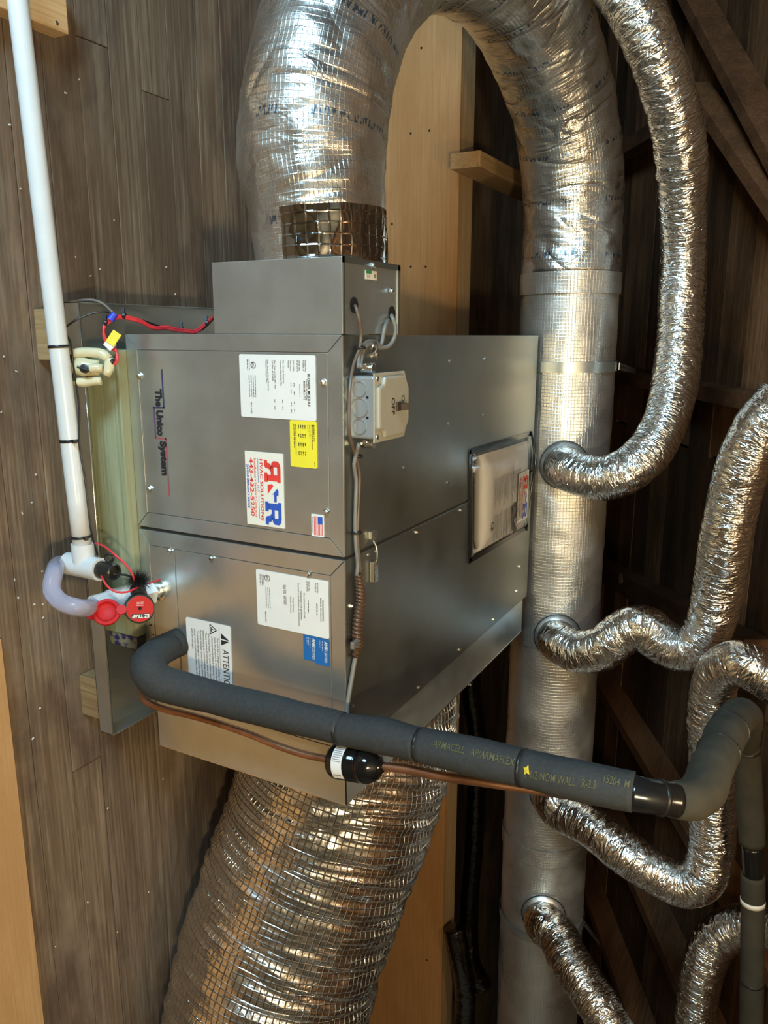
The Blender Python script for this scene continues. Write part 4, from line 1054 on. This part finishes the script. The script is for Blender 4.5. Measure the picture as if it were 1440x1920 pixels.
tz = rz + .007; tgx, tgy = .1135, .078
obj('toggle', MB().prism([(tgx-.007, tgy-.008, tz), (tgx+.007, tgy-.008, tz), (tgx+.007, tgy+.008, tz), (tgx-.007, tgy+.008, tz)], V(0,0,.004)).obox(V(tgx, tgy+.004, tz+.008), V(.0055,0,0), V(0,.006,.004), V(0,-.003,.0055)), MT['toggle'], sx, bevel=.001, label='dark brown toggle')
s_ = Sheet((0, 0, tz + .0002), (1,0,0), (0,1,0), (0,0,1)); mb = MB()
s_.text(mb, 'OFF', .0985, -.0560, width=.027, size=.0155, bold=.01); s_.text(mb, 'ON', .0965, -.0900, width=.021, size=.0155, bold=.01); obj('switch_lettering', mb, MT['ink'], cv)
for x, lab_ in ((.052, 'silver cable clamp'), (.172, None)):
    k = obj('cable_clamp', MB().cyl((x, .040, ZT + .012), (x, .040, ZT + .034), .008, 12).cyl((x - .004, .026, ZT + .024), (x - .004, .058, ZT + .024), .0045, 8), MT['zinc'], sx, bevel=.001, label=lab_)

# ------------------------------------------------------------------ cables on top of the unit
def cable(name, label, pts, r, mat, cat='cable', parent=None, step=.008):
    return tag(obj(name, tube_mb(pts, r, 10, step), MT[mat], None, True), label, cat)
def tz_(u, v, h): return at(u, v, Z=ZT + h)
cable('brown_cable', 'thin brown cable running down over the switch box side from the nearer cable hole',
      [tz_(664,572,-.01), tz_(668,578,.010), tz_(674,600,.014), tz_(677,625,.010), tz_(675,650,.008), tz_(664,680,.008), tz_(658,710,.012), tz_(655,750,.016), tz_(654,800,.014), tz_(659,830,.010), tz_(668,860,.005), tz_(674,890,.005), tz_(673,930,.005), tz_(671,970,.006), tz_(670,1010,.006), tz_(673,1040,.007), tz_(676,1075,.007)], .0027, 'browncable')
cable('grey_cable', 'looped grey power cable from the far cable hole to the switch box',
      [tz_(733,590,-.01), tz_(736,596,.010), tz_(741,610,.014), tz_(740,632,.012), tz_(730,648,.008), tz_(712,652,.005), tz_(695,645,.007), tz_(683,652,.008), tz_(678,668,.008), tz_(676,690,.018)], .0036, 'greycable')
cable('grey_cable', 'second grey cable beside the looped one, partly behind it',
      [tz_(729,598,-.004), tz_(722,612,.006), tz_(718,632,.005), tz_(714,648,.004), tz_(700,640,.004), tz_(686,642,.005), tz_(674,660,.006), tz_(672,690,.016)], .0032, 'greycable')
cable('grey_cable', 'grey cable from the lower clamp of the switch box down to the brown spiral',
      [tz_(673,832,.018), tz_(668,852,.008), tz_(664,870,.005), tz_(668,900,.005), tz_(667,940,.005), tz_(666,985,.005), tz_(668,1030,.006), tz_(671,1060,.007), tz_(669,1080,.008)], .0034, 'greycable')
st = thing('cable_strap', tz_(698,650,0), 'bright metal strap screwed over the looped grey cables', 'strap')
obj('strap_loop', tube_mb([tz_(695,660,0), tz_(698,650,.012), tz_(706,642,.012), tz_(707,652,.008), tz_(700,664,.002)], .0022, 6, .006), MT['zinc'], st, True)
obj('strap_screw', MB().lathe(tz_(702,666,0), (0,0,1), [(0,.008),(.003,.0075),(.004,.005),(.008,.004)], 10), MT['zinc'], st)
ct = tag(obj('cable_tie', MB().lathe(tz_(676,652,.008) - V(.002,0,0), (1,0,0), [(0,.009),(.004,.009)], 14), MT['tie'], None, True), 'black cable tie bundling the cables above the switch box', 'cable tie')
ct = tag(obj('cable_tie', MB().lathe(tz_(669,998,.006) - V(.002,0,0), (1,0,0), [(0,.0085),(.004,.0085)], 14), MT['tie'], None, True), 'black cable tie on the cables just above the toggle latch', 'cable tie')
ct = tag(obj('cable_tie', MB().lathe(tz_(671,855,.006) - V(.002,0,0), (1,0,0), [(0,.0085),(.004,.0085)], 14), MT['tie'], None, True), 'black cable tie on the cables just below the switch box', 'cable tie')
# spiral wrap
sp = thing('spiral_conduit', tz_(673,1140,0), 'brown spiral wrap round the cables beside the coil cabinet edge', 'conduit')
def spd(s, a, p, d, r): return .0014*math.sin(2*math.pi*s/.0068 + a) + .0005*nz(p*60)
obj('spiral_sleeve', tube_mb([tz_(672,1078,.009), tz_(676,1105,.010), tz_(676,1130,.010), tz_(672,1160,.010), tz_(670,1190,.009), tz_(671,1215,.007), tz_(664,1232,.006)], [.0066,.0078,.0082,.0086,.0086,.0080,.0045], 20, .0014, spd), MT['browncoil'], sp, True)
obj('white_clamp', MB().obox(tz_(665,1208,.014), V(.007,0,0), V(0,.010,0), V(0,0,.004)), MT['galv'], sp, bevel=.0025, label='pale metal clamp')
cable('flat_grey_cable', 'grey cable from the spiral wrap down behind the foam insulated pipe',
      [tz_(669,1222,.006), tz_(664,1245,.005), tz_(659,1275,.005), tz_(654,1305,.006), tz_(650,1340,.008), tz_(652,1375,.02)], .0042, 'greycable')

# ------------------------------------------------------------------ manual in a clear pouch
mn = thing('manual_pouch', (.38, .75, ZT), 'white installation manual in a clear pouch with black edges on top of the unit', 'manual')
c4 = [V(.252, .535, 0), V(.258, .955, 0), V(.512, .948, 0), V(.498, .548, 0)]
def bil(a, b): 
    return (c4[0]*(1-a) + c4[3]*a)*(1-b) + (c4[1]*(1-a) + c4[2]*a)*b
def pillow(a0, a1, b0, b1, h, base, mat, name, parent, n=14, lift=0.0, lab_=None):
    mb = MB()
    for i in range(n+1):
        for j in range(n+1):
            a = a0 + (a1-a0)*i/n; b = b0 + (b1-b0)*j/n; p = bil(a, b)
            e = (max(0, 1 - abs(2*i/n - 1)**6)*max(0, 1 - abs(2*j/n - 1)**6))**.4
            z = base + h*e + lift*(nz(V(a*3, b*3, 2)) )
            mb.v.append((p.x, p.y, ZT + z))
    for i in range(n):
        for j in range(n):
            q = i*(n+1) + j; mb.f.append((q, q+n+1, q+n+2, q+1))
    base_i = len(mb.v)
    ring = [i*(n+1) for i in range(n+1)] + [n*(n+1)+j for j in range(1, n+1)] + [i*(n+1)+n for i in range(n-1, -1, -1)] + [j for j in range(n-1, 0, -1)]
    for q in ring: x, y, z = mb.v[q]; mb.v.append((x, y, ZT + .0004))
    m = len(ring)
    for k in range(m): mb.f.append((ring[k], ring[(k+1) % m], base_i + (k+1) % m, base_i + k))
    return obj(name, mb, MT[mat], parent, True, label=lab_)
bk = pillow(.05, .965, .035, .93, .014, .004, 'white', 'booklet', mn, lift=.003, lab_='white manual booklet')
# black taped edges
for a, b, nm in (((-.02,-.01),(1.03,.0),0), ((1.02,-.02),(1.0,1.0),1), ((-.01,-.02),(-.01,1.02),2)):
    p = bil(*a) + V(0,0,ZT + .0015); q = bil(*b) + V(0,0,ZT + .0015); d = (q-p); sd = d.cross(V(0,0,1)).normalized()
    obj('black_edge', MB().obox((p+q)/2, d/2, sd*.006, V(0,0,.0012)), MT['tape'], mn)
ed = [bil(-.03, 1.0) + V(0,0,ZT+.003), bil(.1, .985) + V(0,0,ZT+.012), bil(.3, .99) + V(0,0,ZT+.020), bil(.55, .965) + V(0,0,ZT+.016), bil(.8, .96) + V(0,0,ZT+.010), bil(1.03, 1.01) + V(0,0,ZT+.003)]
obj('pouch_lip', tube_mb(ed, .0032, 8, .012), MT['tape'], mn, True, label='black lip of the pouch')
# print on the booklet: follows its top at a small offset
s_ = Sheet((.258, .945, ZT + .0215), (1,0,.0), (0,1,0), (0,0,1))
mb = MB()
for col in (0, 1):
    for i in range(26):
        if i in (9, 17): continue
        s_.dashes(mb, .070 + col*.088, .120 + i*.0072, .070 - (i % 4)*.006, .0022, 200 + col*30 + i)
s_.rect(mb, .05, .175, .152, .177); s_.rect(mb, .165, .212, .225, .2135)
ink(bk, mb, 'inkgrey', 'booklet_text')
mb = MB(); s_.text(mb, 'CE', .170, .320, width=.022, size=.026); s_.text(mb, 'Unico', .060, .030, width=.018, size=.008, bold=.01); ink(bk, mb)
mb = MB(); s_.poly(mb, [(.150,.148),(.190,.130),(.196,.160),(.226,.132),(.230,.165),(.160,.176)][::-1], .0006); obj('booklet_photo', mb, MT['photo'], bk)
stk = obj('contractor_sticker', MB().prism([s_.p(.082,.058,.0010), s_.p(.082,.137,.0010), s_.p(.210,.137,.0010), s_.p(.210,.058,.0010)], V(0,0,.0006)), MT['cream'], mn, label='cream sticker with red and blue print')
s2 = Sheet(s_.p(.082, .058, .0017), (1,0,0), (0,1,0), (0,0,1)); contractor(stk, s2, .128, .079)
pillow(.02, .985, .01, .975, .021, .003, 'pouch', 'clear_film', mn, lab_='clear plastic film of the pouch')

# ------------------------------------------------------------------ last details
bp_ = roof_at(1164, 1086, .1215); s1_ = (roof_at(1420, 1228, .08) - roof_at(1080, 1040, .08)).normalized(); s2_ = s1_.cross(rn)
obj('bare_patch', MB().prism([bp_ + s1_*a*.028 + s2_*b*.028 for a, b in ((-1,-.4),(-.2,-1),(.8,-.7),(1.1,.3),(.3,.5),(-.1,1),(-.9,.5))], rn*.0012), MT['oldpine'], ceiling)
mb = MB(); rb = random.Random(11)
for k in range(46):
    c = V(rb.uniform(-.5, 1.6), rb.uniform(-.19, .35), .0022)
    if -.06 < c.x < .80 and c.y > -.07: c.y = rb.uniform(-.19, -.08)
    a = rb.uniform(0, 3.14); ax_ = V(math.cos(a), math.sin(a), 0)*rb.uniform(.0010, .0026); ay_ = V(-math.sin(a), math.cos(a), 0)*rb.uniform(.0006, .0016)
    mb.obox(c, ax_, ay_, V(0, 0, .0006))
tag(obj('wood_shavings', mb, MT['white']), 'scattered pale wood shavings on the plank floor', 'wood shavings', None, 'stuff')
for stem_, grp in (('support_block', 'wood blocks under the drain pan'), ('treated_bearer', 'treated timber bearers in the pan'), ('grey_cable', 'grey cables by the switch box'),
                   ('cable_tie', 'black cable ties on the cables'), ('hanger_strap', 'hanger straps on the trunk duct'), ('dark_duct', 'black ducts in the gap')):
    for o in C.objects:
        if o.parent is None and o.name.split('.')[0] == stem_: o['group'] = grp
